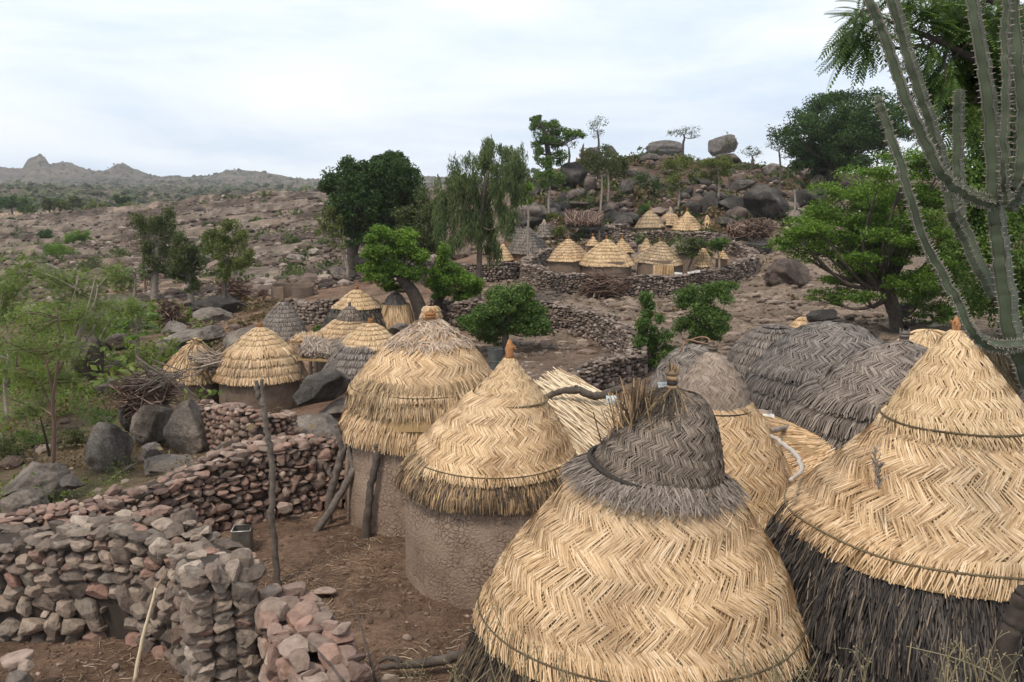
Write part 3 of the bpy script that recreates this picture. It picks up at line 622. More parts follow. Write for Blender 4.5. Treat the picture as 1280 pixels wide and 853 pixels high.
def hut(label, cx, Y, tiers, wall=None, seed=1, cat='hut', group='thatched mud huts', name='thatched_hut', finial=None, far=False):
    """tiers from the top down: dict(p=outline, mat, st=style, and style settings); wall: (photo y of base, half width, material)"""
    rng = np.random.RandomState(seed); x, y, _ = P(cx, 426, Y); root = None; z0 = H(x, y)
    bot = pp(cx, Y, tiers[-1]['p'])
    if wall:
        d = dirv(cx, wall[0]); zb = P(cx, wall[0], Y)[2]
        if wall[0] > 0: z0 = min(z0, zb + .3) if abs(zb - z0) < 1.0 else zb
    root = thing(name, label, cat, (x, y, z0), group)
    for ti, t in enumerate(tiers):
        pr = Prof(pp(cx, Y, t['p']), seed + ti * 1.7, t.get('wob', .02), t.get('tilt', (0, 0)))
        mb = MB(); mats = [t['mat'], t.get('under', UNDER), t.get('rope', ROPE)]
        pr.skin(mb, 1, 24 if far else 56)
        st = t.get('st', 'herring'); kw = {k: v for k, v in t.items() if k in ('h', 'w', 'slant', 'fringe', 'gap', 'flip', 'stalks', 'rows', 'ln', 'dens', 'jit', 'over', 'shag', 'n', 'step', 'start', 'top')}
        getattr(pr, st)(mb, 0, rng, **kw)
        for a, rad in t.get('ropes', []): pr.rope(mb, 2, pr.L - a, rad, t.get('ropelift', .026))
        nm = t.get('name') or ('roof_cap' if ti == 0 and len(tiers) > 1 else ('roof_skirt' if st == 'thatch' and ti else 'roof_mat'))
        o = mb.build(nm, mats, root)
        if t.get('label'): o['label'] = t['label']
    if wall:
        q = bot[-1]; r = wall[1] * mpp(wall[0] or tiers[-1]['p'][-1][0] + 20, Y)
        mud_wall(root, q[1], q[2], z0 - .4, q[3] + .18 * q[0], r * (wall[3] if len(wall) > 3 else 1.02), r, wall[2], seed, 24 if far else 96, .012 if far else .03)
    if finial:
        py, h, w_, mt, kind = finial; q = pp(cx, Y, tiers[0]['p'])[0]; s_ = mpp(py, Y); b = np.array((q[1] + (finial[5] * s_ if len(finial) > 5 else 0), q[2], q[3] - .04)); mb = MB()
        top = b + (0, 0, h * s_ + .04)
        if kind == 'stub':
            for k in range(5): tube(mb, [b + (0, 0, (top - b)[2] * k / 5), b + (0, 0, (top - b)[2] * (k + .9) / 5)], [w_ * s_ * (1.05 - .1 * (k == 2)), w_ * s_ * (.95 + .1 * (k == 4))], 10)
            n = 24; th = rng.uniform(0, 6.28, n); A = top + np.stack([np.cos(th), np.sin(th), 0 * th], 1) * w_ * s_ * .7; sticks(mb, A - (0, 0, .05), A + np.stack([np.cos(th), np.sin(th), 0 * th], 1) * .02 + np.stack([0 * th, 0 * th, rng.uniform(.0, .05, n)], 1), .007, .005, rng)
        else:
            tube(mb, [b, b * .7 + top * .3, b * .45 + top * .55, top], [w_ * s_ * 1.3, w_ * s_ * .8, w_ * s_, w_ * s_ * .3], 8)
            n = 10; th = rng.uniform(0, 6.28, n); A = b + (0, 0, (top - b)[2] * .55) + 0 * th[:, None]
            sticks(mb, A, A + np.stack([np.cos(th), np.sin(th), rng.uniform(-.2, .6, n)], 1) * w_ * s_ * 1.7, w_ * s_ * .28, w_ * s_ * .12, rng)
        mb.build('roof_tip', mt, root)
    return root
def T(p, mat, st='herring', **k): return dict(p=p, mat=mat, st=st, **k)

# --- the near compound
A_ = hut('nearest hut, straw mat under a tilted grey-brown plaited cap with stubby knob', 800, 6.8, [
    T([(486, 6, 40), (496, 26, 37), (515, 46, 31), (540, 61, 26), (566, 73, 22), (590, 79, 19)], BROWNG, h=.065, w=.0062, slant=R(38), fringe=.015, under=UNDERD, ropes=[(.055, .021)], ropelift=.04, rope=ROPED, tilt=(-.20, .02), wob=.015),
    T([(574, 70, 20), (583, 86, 18), (590, 99, 16)], GREYB, 'thatch', name='cap_fringe', rows=2, ln=.22, w=.007, jit=.33, over=.12, shag=.02, dens=1.2, under=UNDERD, tilt=(-.1, 0)),
    T([(585, 88, 14), (630, 125, 9), (680, 165, 3), (722, 184, 0), (745, 194, 0)], STRAW, h=.155, w=.0078, slant=R(40), fringe=.2, ropes=[(.14, .008)], ropelift=.03, wob=.014, tilt=(0, -.01), stalks=7),
    T([(722, 172, 0), (785, 202, 0), (846, 230, 0)], MIXTHD, 'thatch', rows=3, ln=.38, w=.0085, jit=.15, over=.14, shag=.05, under=UNDERD)],
    wall=(1040, 170, MUD), seed=4, finial=(480, 24, 7, MIXTH, 'stub'))
# the frayed ends standing up beside the cap's knob
def cap_fray():
    rng = np.random.RandomState(5); mb = MB(); n = 150
    c = P(798, 508, 6.75); b = c + np.stack([rng.normal(0, .1, n), rng.normal(0, .09, n), rng.normal(0, .015, n)], 1)
    b[:, 2] -= np.abs(b[:, 0] - c[0]) * .8
    e = b + np.stack([rng.normal(-.0, .05, n) + (b[:, 0] - c[0]) * .4, rng.normal(0, .05, n), rng.uniform(.07, .24, n)], 1)
    sticks(mb, b - (0, 0, .06), e, .006, .004, rng, .03); mb.build('frayed_stalks', MIXTH, A_)
cap_fray()
def cap_top():
    rng = np.random.RandomState(18); mb = MB(); pr = Prof(pp(800, 6.8, [(484, 4, 41), (496, 26, 37), (515, 46, 31), (535, 61, 25)]), 4, .01)
    pr.thatch(mb, 0, rng, rows=1, ln=.34, w=.006, jit=.22, over=.03, shag=.012, dens=.55); mb.build('loose_top_stalks', MIXTHD, A_)
cap_top()
B_ = hut('straw hut with smooth cone cap, shaggy double eave and cracked mud wall', 615, 10.9, [
    T([(446, 5, 22), (465, 20, 21), (482, 36, 20), (497, 47, 19)], STRAW2, h=.065, w=.008, slant=R(38), fringe=.02, ropes=[(.015, .015)], ropelift=.02, wob=.01),
    T([(486, 40, 17), (515, 68, 10), (545, 93, 3), (563, 103, 0)], STRAW, h=.125, w=.009, slant=R(40), fringe=.1, ropes=[(.1, .007)], wob=.012),
    T([(548, 88, 1), (564, 101, 0), (573, 106, 0)], WEATH, 'thatch', name='roof_fringe', rows=1, ln=.24, w=.01, jit=.1, over=.025, shag=.035, dens=1.5),
    T([(560, 94, 0), (576, 107, 0), (588, 111, 0)], MIXTH, 'thatch', rows=2, ln=.25, w=.01, jit=.09, over=.03, shag=.03, dens=1.5)],
    wall=(724, 102, MUD), seed=9, finial=(440, 22, 6, RUST, 'tip'))
C_ = hut('straw hut with three tiers of shaggy fringe, behind the forked posts', 532, 12.9, [
    T([(402, 8, 6), (415, 32, 5), (437, 60, 3), (460, 78, 1), (478, 88, 0)], STRAW, name='roof_mat', h=.15, w=.0105, slant=R(40), fringe=.09, ropes=[(.08, .007)], wob=.02),
    T([(456, 72, 0), (474, 86, 0), (486, 91, 0)], WEATH, 'thatch', name='roof_fringe', rows=2, ln=.24, w=.011, jit=.09, over=.025, shag=.035, dens=1.4),
    T([(478, 82, 0), (496, 94, 0), (507, 97, 0)], WEATH, 'thatch', name='roof_fringe', rows=1, ln=.26, w=.011, jit=.09, over=.03, shag=.045, dens=1.5),
    T([(494, 86, 0), (514, 97, 0), (528, 100, 0)], STRAW, 'thatch', rows=2, ln=.28, w=.011, jit=.09, over=.04, shag=.045, dens=1.4)],
    wall=(655, 94, MUD), seed=13, finial=(391, 12, 7, RUST, 'stub'))
def weave_top():
    rng = np.random.RandomState(8); mb = MB(); pr = Prof(pp(532, 12.9, [(400, 8, 6), (413, 30, 5), (433, 56, 3)]), 3, .02)
    pr.thatch(mb, 0, rng, rows=3, ln=.22, w=.012, jit=.75, over=.03, shag=.03, dens=.9); o = mb.build('tangled_top', TANGLE, C_)
weave_top()
D_ = hut('tall straw hut with a long cone cap over black shaggy thatch, by the cactus', 1195, 7.0, [
    T([(412, 6, 0), (432, 24, 0), (462, 46, 0), (500, 72, 1), (530, 88, 2)], STRAW2, h=.085, w=.008, slant=R(26), fringe=.13, ropes=[(.1, .009)], ropelift=.03, wob=.012),
    T([(504, 60, 2), (542, 101, 2), (588, 152, 1), (620, 188, 0), (643, 207, 0)], STRAW, h=.165, w=.0082, slant=R(40), fringe=.2, ropes=[(.15, .009)], ropelift=.03, wob=.014, flip=-1, stalks=7, tilt=(0, -.05)),
    T([(622, 186, 0), (678, 219, 0), (716, 232, 0)], BLACKS, 'thatch', rows=3, ln=.36, w=.0085, jit=.16, over=.05, shag=.05, under=UNDERD, dens=1.2),
    T([(690, 205, 0), (735, 226, 0), (760, 230, 0)], BLACKS, 'thatch', rows=2, ln=.34, w=.0085, jit=.16, over=.1, shag=.05, under=UNDERD, dens=1.2)],
    wall=(1010, 182, MUD), seed=21, finial=(402, 18, 6, RUST, 'tip'))
def seed_head():
    rng = np.random.RandomState(2); mb = MB(); b = P(1099, 612, 6.05); t = P(1093, 566, 6.1)
    tube(mb, [b, b * .5 + t * .5 + (0, .0, .01), t], [.008, .007, .004], 5)
    n = 60; q = rng.rand(n)[:, None]; A = b * (1 - q) + t * q; sticks(mb, A, A + rng.normal(size=(n, 3)) * (.02, .02, .01) + (0, 0, .05), .006, .004, rng); mb.build('seed_head', PINKG, D_)
seed_head()
E_ = hut('slender straw hut with a greyish pink plaited cap, squeezed behind the nearest hut', 893, 10.5, [
    T([(440, 6, -2), (452, 22, -2), (475, 37, -2), (497, 43, -1), (506, 45, 0)], PINKG, h=.065, w=.008, slant=R(38), fringe=.02, ropes=[(.012, .012)], rope=ROPED, wob=.01),
    T([(494, 40, 0), (530, 62, 4), (580, 82, 8), (625, 97, 9)], STRAW, h=.145, w=.009, slant=R(40), fringe=.12, ropes=[(.09, .008)], wob=.012, flip=-1),
    T([(612, 84, 9), (640, 98, 9), (655, 101, 9)], MIXTH, 'thatch', rows=2, ln=.3, w=.012, jit=.12, over=.05, shag=.05)],
    wall=(770, 84, MUD), seed=27, finial=(434, 10, 6, BROWNG, 'stub'))
hut('dark grey hut with a knobbed plaited roof beside the tall cone-capped straw hut', 1118, 12.6, [
    T([(426, 5, 12), (436, 34, 9), (455, 68, 4), (476, 90, 0), (492, 102, 0)], GREYB, name='roof_mat', h=.14, w=.014, slant=R(43), fringe=.1, under=UNDERD, wob=.03),
    T([(478, 88, 0), (505, 110, -2), (538, 122, -4)], GREYB, 'rings', n=3, step=.09, w=.022, under=UNDERD)],
    wall=(640, 104, MUD), seed=31, finial=(418, 12, 6, GREY, 'stub'))
hut('broad dark grey hut with stepped eaves and no knob, between two grey roofs', 1037, 15.8, [
    T([(402, 4, 6), (408, 34, 5), (425, 60, 3), (445, 76, 1), (458, 83, 0)], GREYD, name='roof_mat', h=.15, w=.016, slant=R(43), fringe=.1, under=UNDERD, wob=.03),
    T([(446, 74, 0), (470, 90, -1), (495, 98, -2), (510, 99, -2)], GREYD, 'rings', name='roof_skirt', n=4, step=.08, w=.022, under=UNDERD)],
    wall=(590, 84, MUDF), seed=33)
hut('dark grey hut with ringed roof, smallest of the grey roofs below the layered tree', 969, 20.5, [
    T([(407, 3, 0), (412, 24, 0), (425, 40, 0), (440, 51, 0), (466, 58, 0)], GREY, 'rings', name='roof_mat', n=8, step=.04, w=.024, under=UNDERD)],
    wall=(500, 50, MUDF), seed=35)
hut('dark grey roof with a wire loop, half hidden behind the slender hut', 868, 14.5, [
    T([(430, 4, 4), (437, 24, 2), (455, 42, 0), (480, 56, 0), (500, 60, 0)], GREY, name='roof_mat', h=.15, w=.016, slant=R(40), fringe=.08, under=UNDERD)],
    wall=(580, 50, MUDF), seed=37)
def wire_loop():
    mb = MB(); c = P(872, 428, 14.3); th = np.linspace(0, 2 * np.pi, 20)
    tube(mb, c + np.stack([.2 * np.cos(th), .2 * np.sin(th), .03 * np.sin(th * 2) + .03], 1), .014, 6, cap=False)
    tube(mb, c + catmull([(-.2, 0, .02), (-.26, -.1, -.05), (-.3, -.1, -.14)], 4), .014, 6); tube(mb, c + catmull([(.2, 0, .02), (.3, -.05, .0), (.36, -.1, -.08)], 4), .014, 6)
    tag(mb.build('wire_loop', island_mat('rusty_wire', [(0, (.22, .13, .08)), (1, (.25, .15, .09))], .8), None, c), 'rusty bent wire loop lying on a dark grey roof', 'wire')
wire_loop()
hut('small tan conical roof partly covered by a dark stone, beyond the grey roofs', 1001, 23, [
    T([(396, 2, 4), (402, 9, 2), (412, 16, 0), (422, 19, 0)], STRAW, 'rings', name='roof_mat', n=5, step=.03, w=.03)], wall=(440, 15, MUDF), seed=39)
hut('brown conical roof peeping out behind the tall straw hut', 1238, 9.6, [
    T([(428, 4, 0), (445, 16, 0), (465, 27, 0), (486, 36, 0)], ROPE, 'thatch', name='roof_mat', rows=5, ln=.2, w=.012, jit=.08, over=.03, shag=.02)], wall=(640, 30, MUD), seed=41)
hut('light grey thatched roof cut by the right edge of the photo', 1318, 9.3, [
    T([(455, 5, 0), (475, 30, 0), (505, 50, 0), (560, 74, 0)], GREY, 'thatch', name='roof_mat', rows=5, ln=.3, w=.013, jit=.1, over=.06, shag=.03, under=UNDERD)], wall=(700, 62, MUD), seed=43)

hut('pale straw roof rising just behind the knobbed grey hut', 1162, 17, [
    T([(413, 3, 0), (418, 20, 0), (430, 36, 0), (452, 50, 0)], STRAW2, 'thatch', name='roof_mat', rows=5, ln=.3, w=.016, jit=.12, over=.06, shag=.03)], wall=(520, 42, MUDF), seed=45)
# --- the cluster on the left, below the big boulders
hut('yellow hut with five stepped courses on its roof, beside the small leaning thatch', 325, 24, [
    T([(409, 3, 0), (420, 20, 0), (436, 37, 0)], STRAW2, 'rings', n=6, step=.03, w=.026),
    T([(430, 34, 0), (446, 44, 0), (466, 52, 0)], STRAW, 'rings', name='roof_mat', n=4, step=.06, w=.026)],
    wall=(512, 47, MUDF), seed=51, finial=(405, 5, 3, RUST, 'stub'))
hut('small hut with a ragged leaning straw roof and dark wall, above the brushwood heap', 240, 24.3, [
    T([(429, 4, 4), (438, 14, 2), (452, 26, 0), (470, 37, 0)], STRAW, 'thatch', name='roof_mat', rows=4, ln=.4, w=.02, jit=.12, over=.06, shag=.05)], wall=(515, 34, MUDF), seed=53, finial=(427, 7, 6, WEATH, 'tip'))
hut('yellow cap over black stepped thatch, furthest of the left cluster', 447, 31, [
    T([(362, 3, -1), (370, 14, -1), (378, 25, 0), (382, 31, 0)], STRAW2, 'rings', n=5, step=.03, w=.03),
    T([(380, 28, 0), (396, 38, 1), (412, 46, 2)], BLACKS, 'rings', name='roof_skirt', n=5, step=.03, w=.035, under=UNDERD)], wall=(440, 40, MUDF), seed=55, finial=(359, 4, 2.5, RUST, 'stub'))
hut('straw hut with a small brown plaited cap, second row of the left cluster', 428, 27.5, [
    T([(383, 2, 9), (388, 9, 9), (395, 14, 9), (400, 15, 9)], BROWNG, 'rings', n=4, step=.02, w=.03, under=UNDERD),
    T([(398, 12, 7), (406, 22, 5), (418, 32, 2), (430, 38, 0)], STRAW, 'rings', name='roof_mat', n=6, step=.04, w=.03)], wall=(470, 33, MUDF), seed=57, finial=(380, 4, 2, BROWNG, 'stub'))
hut('yellow cap over grey thatch and reddish wall, beside the tilted black boulder', 455, 23.5, [
    T([(404, 3, 8), (411, 16, 8), (422, 28, 7), (431, 34, 6)], STRAW2, 'rings', n=6, step=.03, w=.026),
    T([(426, 30, 5), (442, 40, 3), (463, 50, 0)], GREY, 'rings', name='roof_skirt', n=5, step=.05, w=.03, under=UNDERD)], wall=(500, 40, MUDR), seed=59, finial=(400, 5, 3, RUST, 'stub'))
hut('low dark grey ringed roof standing alone by the round mud pen', 353, 34, [
    T([(377, 3, 0), (384, 10, 0), (400, 22, 0), (419, 31, 0)], GREY, 'rings', name='roof_mat', n=9, step=.03, w=.035, under=UNDERD)], wall=(450, 26, MUDF), seed=61)
hut('small grey cap over a pale straw wall, left of the leaning tree', 494, 31, [
    T([(365, 2, 0), (371, 9, 0), (380, 13, 0)], GREY, 'rings', n=4, step=.02, w=.03, under=UNDERD),
    T([(379, 16, 0), (392, 20, 0), (407, 23, 0)], STRAW, 'thatch', name='straw_wall', rows=2, ln=.5, w=.02, jit=.1, over=.04, shag=.02)], seed=63, wall=(440, 20, MUDF))
hut('narrow stepped straw bundle standing at the foot of the leaning tree', 539, 29, [
    T([(382, 5, 0), (386, 9, 0), (392, 11, 0), (402, 13, 0), (412, 15, 0)], STRAW, 'rings', name='roof_mat', n=4, step=.05, w=.03)], seed=65, wall=(440, 10, MUDF), cat='granary', name='granary')
# ------------------------------------------------------------------ dry stone walls
def resample(pts, step):
    p = np.asarray(pts, float); d = np.concatenate([[0], np.cumsum(np.linalg.norm(np.diff(p[:, :2], axis=0), axis=1))])
    return d, p
def stone_wall(label, pts, ss=.2, thick=.5, res=3, mat=STONE, seed=1, hole=None, cat='stone wall', group='dry stone walls', name='stone_wall', flat=1.0, both=True, top=True, closed_end=True, rough_top=.12):
    """pts: (x, y, height above the soil); stones laid in uneven courses on both faces, ends and top"""
    rng = np.random.RandomState(seed); p = np.asarray(pts, float)
    q = catmull(p, 8) if len(p) > 2 else catmull(p, 8)
    d = np.concatenate([[0], np.cumsum(np.linalg.norm(np.diff(q[:, :2], axis=0), axis=1))]); Lt = d[-1]
    at = lambda a, k: np.interp(a, d, q[:, k])
    tx, ty = np.gradient(q[:, 0], d + 1e-9 * np.arange(len(d))), np.gradient(q[:, 1], d + 1e-9 * np.arange(len(d))); l = np.hypot(tx, ty); tx /= l; ty /= l
    zg = H0(q[:, 0], q[:, 1])
    arch = [block(res, 40 + seed * 13 + k) for k in range(14)]
    mb = MB(); sm = res < 3
    def put(a, off, z, L_, D_, H_, tilt=.12):
        V, Fc = arch[rng.randint(14)]
        V = V * (L_ / 2, D_ / 2, H_ / 2)
        V = rot(V, rng.normal(size=3), rng.normal(0, tilt))
        if rng.rand() < .5: V = V * (-1, -1, 1)
        t = np.array((np.interp(a, d, tx), np.interp(a, d, ty))); t /= np.linalg.norm(t)
        c = np.array((at(a, 0) - t[1] * off, at(a, 1) + t[0] * off))
        W_ = np.stack([c[0] + V[:, 0] * t[0] - V[:, 1] * t[1], c[1] + V[:, 0] * t[1] + V[:, 1] * t[0], z + V[:, 2]], 1)
        mb.add(W_, Fc, 0, sm)
    hmax = q[:, 2].max()
    for side in ((-1, 1) if both else (-1,)):
        z = 0.0
        while z < hmax:
            hh = ss * rng.uniform(.42, 1.05) * flat * (1.15 - .3 * z / hmax); a = rng.uniform(-.2, .2) * ss
            while a < Lt:
                L_ = ss * rng.uniform(.65, 1.55); m = a + L_ / 2
                ht = np.interp(m, d, q[:, 2]) * (1 + rough_top * math.sin(m * 2.1 + seed) * .6)
                if z + hh * .4 < ht and not (hole and side == hole[3] and hole[0] < m < hole[1] and z < hole[2]):
                    g = np.interp(m, d, zg); inset = .06 * thick * z / hmax
                    put(m, side * (thick / 2 - inset - ss * .3 + rng.normal(0, .018)), g + z + hh / 2 - .04 + rng.normal(0, hh * .14), L_ * 1.03, ss * rng.uniform(.9, 1.4), hh * rng.uniform(1.0, 1.17), .13)
                    if res > 2 and rng.rand() < .8: put(m + L_ * .5, side * (thick / 2 - inset - ss * .3), g + z + hh * rng.uniform(.7, 1.15), ss * rng.uniform(.3, .5), ss * .8, ss * rng.uniform(.22, .4), .4)
                    if rng.rand() < .1: put(m, side * (thick / 2 - inset - ss * .22), g + z + hh * .9, L_ * 1.1, ss * 1.2, hh * 2.0, .25)
                a += L_ * 1.0
            z += hh * .91
    if top:
        a = 0
        while a < Lt:
            L_ = ss * rng.uniform(.7, 1.6); m = a + L_ / 2; g = np.interp(m, d, zg); ht = np.interp(m, d, q[:, 2])
            for off in np.arange(-thick / 2 + ss * .4, thick / 2, ss * .8):
                put(m, off + rng.normal(0, .03), g + ht * (1 + rough_top * math.sin(m * 2.1 + seed) * .6) + rng.uniform(-.04, .05), L_, ss * rng.uniform(.7, 1.2), ss * rng.uniform(.35, .75) * flat, .22)
            a += L_ * .8
    if closed_end:
        for a in (0.02, Lt - .02):
            z = 0; g = np.interp(a, d, zg); ht = np.interp(a, d, q[:, 2])
            while z < ht - .05:
                hh = ss * rng.uniform(.5, .85) * flat
                for off in np.arange(-thick / 2 + ss * .5, thick / 2 - ss * .2, ss * .95): put(a, off, g + z + hh / 2, ss * 1.2, ss * 1.15, hh * 1.25)
                z += hh * .88
    # the packed heart of the wall, darkened to imitate shade between the stones
    n = len(q); k = thick / 2 - ss * .42; V = []
    for i in range(n):
        for off in (-k, k):
            for zz in (-.3, q[i, 2] - ss * .25):
                zz = zg[i] + zz
                if hole and hole[0] - .05 < d[i] < hole[1] + .05 and zz > zg[i] - .2 and hole[2] < 0: pass
                V.append((q[i, 0] - ty[i] * off, q[i, 1] + tx[i] * off, zz))
    i = np.arange(n - 1)[:, None] * 4
    Fc = np.concatenate([np.concatenate([i + a, i + b, i + 4 + b, i + 4 + a], 1) for a, b in ((0, 1), (1, 3), (3, 2))] + [np.array([[0, 2, 3, 1], [4 * n - 4, 4 * n - 3, 4 * n - 1, 4 * n - 2]])])
    mb.add(np.array(V), Fc, 1)
    c = q[len(q) // 2]; o = mb.build(name, [mat, WALLCORE], None, (c[0], c[1], H(c[0], c[1])))
    return tag(o, label, cat, group)
WALLCORE = plain('wall_core', (.05, .038, .03), .95)  # dark tone stands in for shade in the gaps between stones
stone_wall('nearest thick wall of large grey and pink stones, turning to a tall end pillar', [(-9.5, 10.2, 1.15), (-7.5, 9.85, 1.18), (-5.85, 9.55, 1.18), (-4.3, 9.35, 1.2), (-3.55, 8.95, 1.22), (-3.02, 8.4, 1.28), (-2.72, 7.75, 1.3)],
           .205, .6, 4, STONE, 3, flat=1.0, hole=(5.05, 5.35, .42, -1))
stone_wall('short foreground wall of pale and pink stones beside the end pillar, sloping down', [(-2.22, 8.25, .98), (-1.95, 7.6, .95), (-1.62, 7.0, .9), (-1.3, 6.45, .75)], .24, .62, 4, STONEP, 5, flat=.9)
stone_wall('long wall of small reddish stones behind the nearest wall, ending at the forked posts', [(-9.5, 10.9, .95), (-7.6, 10.75, .95), (-5.9, 10.95, .98), (-4.4, 12.1, 1.0), (-3.4, 12.75, 1.05), (-2.55, 13.25, 1.08)], .15, .5, 3, STONEP, 7, flat=.95)
def gp(px, py, h): g = G(px, py); return (g[0], g[1], h)
stone_wall('low terrace wall of small stones between the pear boulder and the black boulders', [gp(256, 552, .95), gp(285, 563, 1.0), gp(325, 566, .85), gp(365, 556, .75)], .17, .45, 2, STONEP, 9, flat=.9)
stone_wall('ring wall of dark stones round the walled compound with the four yellow huts', [gp(*a) for a in ((690, 327, .8), (668, 338, .85), (657, 352, .95), (680, 363, .95), (720, 370, .95), (765, 373, .95), (815, 371, .92), (862, 366, .9), (902, 358, .9), (931, 348, .9), (942, 337, .8), (932, 325, .7), (912, 316, .6))],
           .17, .5, 2, STONEB, 11, flat=.85)
stone_wall('straight field wall running into the ring wall beside the drooping tree', [gp(*a) for a in ((540, 352, .8), (575, 351, .85), (620, 352, .85), (652, 346, .8), (672, 333, .7))], .17, .45, 2, STONEB, 13, flat=.85)
stone_wall('curving field wall looping from the leaning tree round the bare plot', [gp(*a) for a in ((545, 400, .85), (575, 411, .9), (612, 412, .9), (655, 411, .95), (700, 417, .95), (740, 426, .95), (772, 440, .9), (796, 456, .8), (795, 470, .65))], .16, .5, 2, STONEB, 15, flat=.85)
stone_wall('low wall closing the bare plot, stub end under the frayed cap', [gp(*a) for a in ((800, 470, .6), (770, 480, .65), (740, 489, .65), (712, 497, .6))], .15, .45, 2, STONEB, 17, flat=.85)
stone_wall('short dark wall between the grey ringed roof and the black-skirted hut', [gp(*a) for a in ((362, 401, .85), (385, 405, .9), (412, 406, .9), (432, 402, .85))], .17, .45, 2, STONEB, 19, flat=.85)
stone_wall('rough terrace wall under the upper yellow huts on the rocky hillside', [gp(*a) for a in ((770, 304, .5), (795, 303, .55), (830, 303, .6), (872, 304, .6), (895, 304, .5))], .2, .5, 2, STONEB, 21, flat=.8)
stone_wall('crumbling stub of wall above the walled compound, below the thatched cave', [gp(*a) for a in ((742, 303, .4), (762, 296, .6), (782, 291, .5))], .24, .6, 2, STONEB, 23, flat=.85)

# ------------------------------------------------------------------ boulders
def boulder(label, px, py, hw, hh, Y=None, mat=GRAN, seed=1, tilt=0, cuts=9, deep=1.0, group=None, sub=5, turn=None, pear=0, name='boulder', depth=(.55, .92), cat='boulder'):
    """the outline's centre and half size in the photo; its foot stands on the soil unless a distance is given"""
    if Y is None:
        g = G(px, py + hh * .9); rd = hw * mpp(py, g[1]) * deep; Y = g[1] + rd * .55
    s = mpp(py, Y); V, Fc = rock(sub, seed, cuts + (3 if mat is GRAND else 0), .2, (depth[0] - (.07 if mat is GRAND else 0), depth[1]))
    rng = np.random.RandomState(seed); V = rotz(V, rng.uniform(0, 6.3) if turn is None else turn); V = V / np.abs(V).max(0)
    if pear: V[:, :2] *= (1 - pear * sstep(-.2, .9, V[:, 2]))[:, None]
    hz = hh * s / math.cos(max(elev(py), 0)) * .98
    V = V * (hw * s, hw * s * deep, hz)
    if tilt: V = rot(V, (0, 1, 0), R(tilt))
    c = P(px, py, Y); W_ = V + c
    gz = H(c[0], c[1]); lowest = W_[:, 2].min()
    o_ = np.array((c[0], c[1], min(gz, c[2])))
    mb = MB(); mb.add(W_, Fc, 0, True); o = mb.build(name, mat, None, o_)
    return tag(o, label, cat, group)
bo = boulder
# by the brushwood heap
bo('dark slab boulder leaning upright left of the pear-shaped boulder', 140, 560, 30, 33, 19.4, GRAN, 3, 18, 10, 1.0)
bo('pear-shaped grey boulder with a narrow top beside the terrace wall', 239, 533, 33, 44, 19.8, GRAN, 12, -6, 2, 1.0, pear=.42)
bo('dark boulder under the brushwood heap', 192, 532, 26, 30, 20.6, GRAN, 5, 12, 9, 1.2)
bo('black boulder half hidden directly behind the upright dark slab', 160, 518, 14, 22, 21.2, GRAND, 6, 0, 9, 1.2)
bo('flat grey slab lying in front of the pear-shaped boulder', 214, 583, 34, 11, 18.2, GRAN, 7, 6, 8, 1.0)
bo('small tilted grey slab left of the flat slab', 190, 566, 13, 13, 18.9, GRAN, 8, 20, 8, 1)
bo('small grey stone at the foot of the terrace wall', 286, 565, 15, 14, 18.4, GRAN, 9, 25, 9, 1, name='stone', cat='stone')
bo('pale flat stone just behind the reddish wall', 297, 578, 17, 7, 17.6, GRAN, 10, 5, 8, 1, name='stone', cat='stone')
bo('low rounded grey boulder under the feathery acacia', 45, 606, 44, 26, 16.6, GRAN, 11, 0, 6, 1.0)
bo('dark boulder at the left edge behind the walls', 28, 634, 30, 22, 15.6, GRAN, 14, -10, 8, 1)
bo('small dark stone wedged above the reddish wall', 88, 602, 17, 8, 15.6, GRAND, 15, 8, 8, 1, name='stone', cat='stone')
bo('black blocky boulder tilted on a slab beside the yellow stepped hut', 404, 486, 39, 23, 20.6, GRAND, 16, -24, 10, .9, depth=(.6, .85))
bo('thin grey slab carrying the tilted black boulder', 432, 510, 36, 13, 20.9, GRAN, 17, -6, 10, 1.2)
bo('sloping grey boulder behind the end of the reddish wall', 394, 546, 52, 28, 19.6, GRAN, 18, -6, 7, .9)
# the slope of the left
bo('long pale grey whaleback rock behind the small leaning thatch', 240, 424, 46, 15, None, GRAN, 21, -12, 6, .7)
bo('rounded grey boulder above the whaleback rock', 219, 411, 17, 10, None, GRAN, 22, 0, 6, 1)
bo('grey wedge boulder at the foot of the three slim trees', 265, 395, 26, 11, None, GRAN, 23, 4, 8, 1)
bo('long black boulder under the heap of twigs behind the slim trees', 277, 383, 39, 13, None, GRAND, 24, 4, 6, .8)
bo('sloping grey rock face left of the grey ringed roof', 303, 424, 30, 16, None, GRAN, 25, -22, 6, .9)
bo('long grey outcrop left of the pawpaw trees', 140, 385, 46, 17, None, GRAN, 26, -6, 6, .6)
bo('pale round stone near the pawpaw tree', 150, 455, 13, 7, None, GRAN, 27, 0, 8, 1, name='stone', cat='stone')
bo('brown boulder like a blunt stump by the acacia', 110, 447, 22, 34, None, GRANB, 28, 0, 7, 1)
bo('pale boulder behind the brushwood heap', 138, 482, 22, 12, None, GRAN, 29, -10, 8, 1)
bo('brown boulder beside the stump-like boulder', 150, 428, 20, 12, None, GRANB, 30, 0, 8, 1)
bo('round grey boulder in the scrub below the dark round bush', 57, 340, 14, 11, None, GRAN, 31, 0, 7, 1)
bo('flat topped pale rock alone on the bare slope', 371, 323, 14, 6, None, GRAN, 32, 0, 8, 1)
bo('grey boulder behind the trunk of the big dark tree', 455, 331, 14, 17, None, GRAN, 34, -20, 8, 1)
bo('low grey boulder left of the big dark tree', 426, 343, 18, 10, None, GRAN, 35, 12, 8, 1)
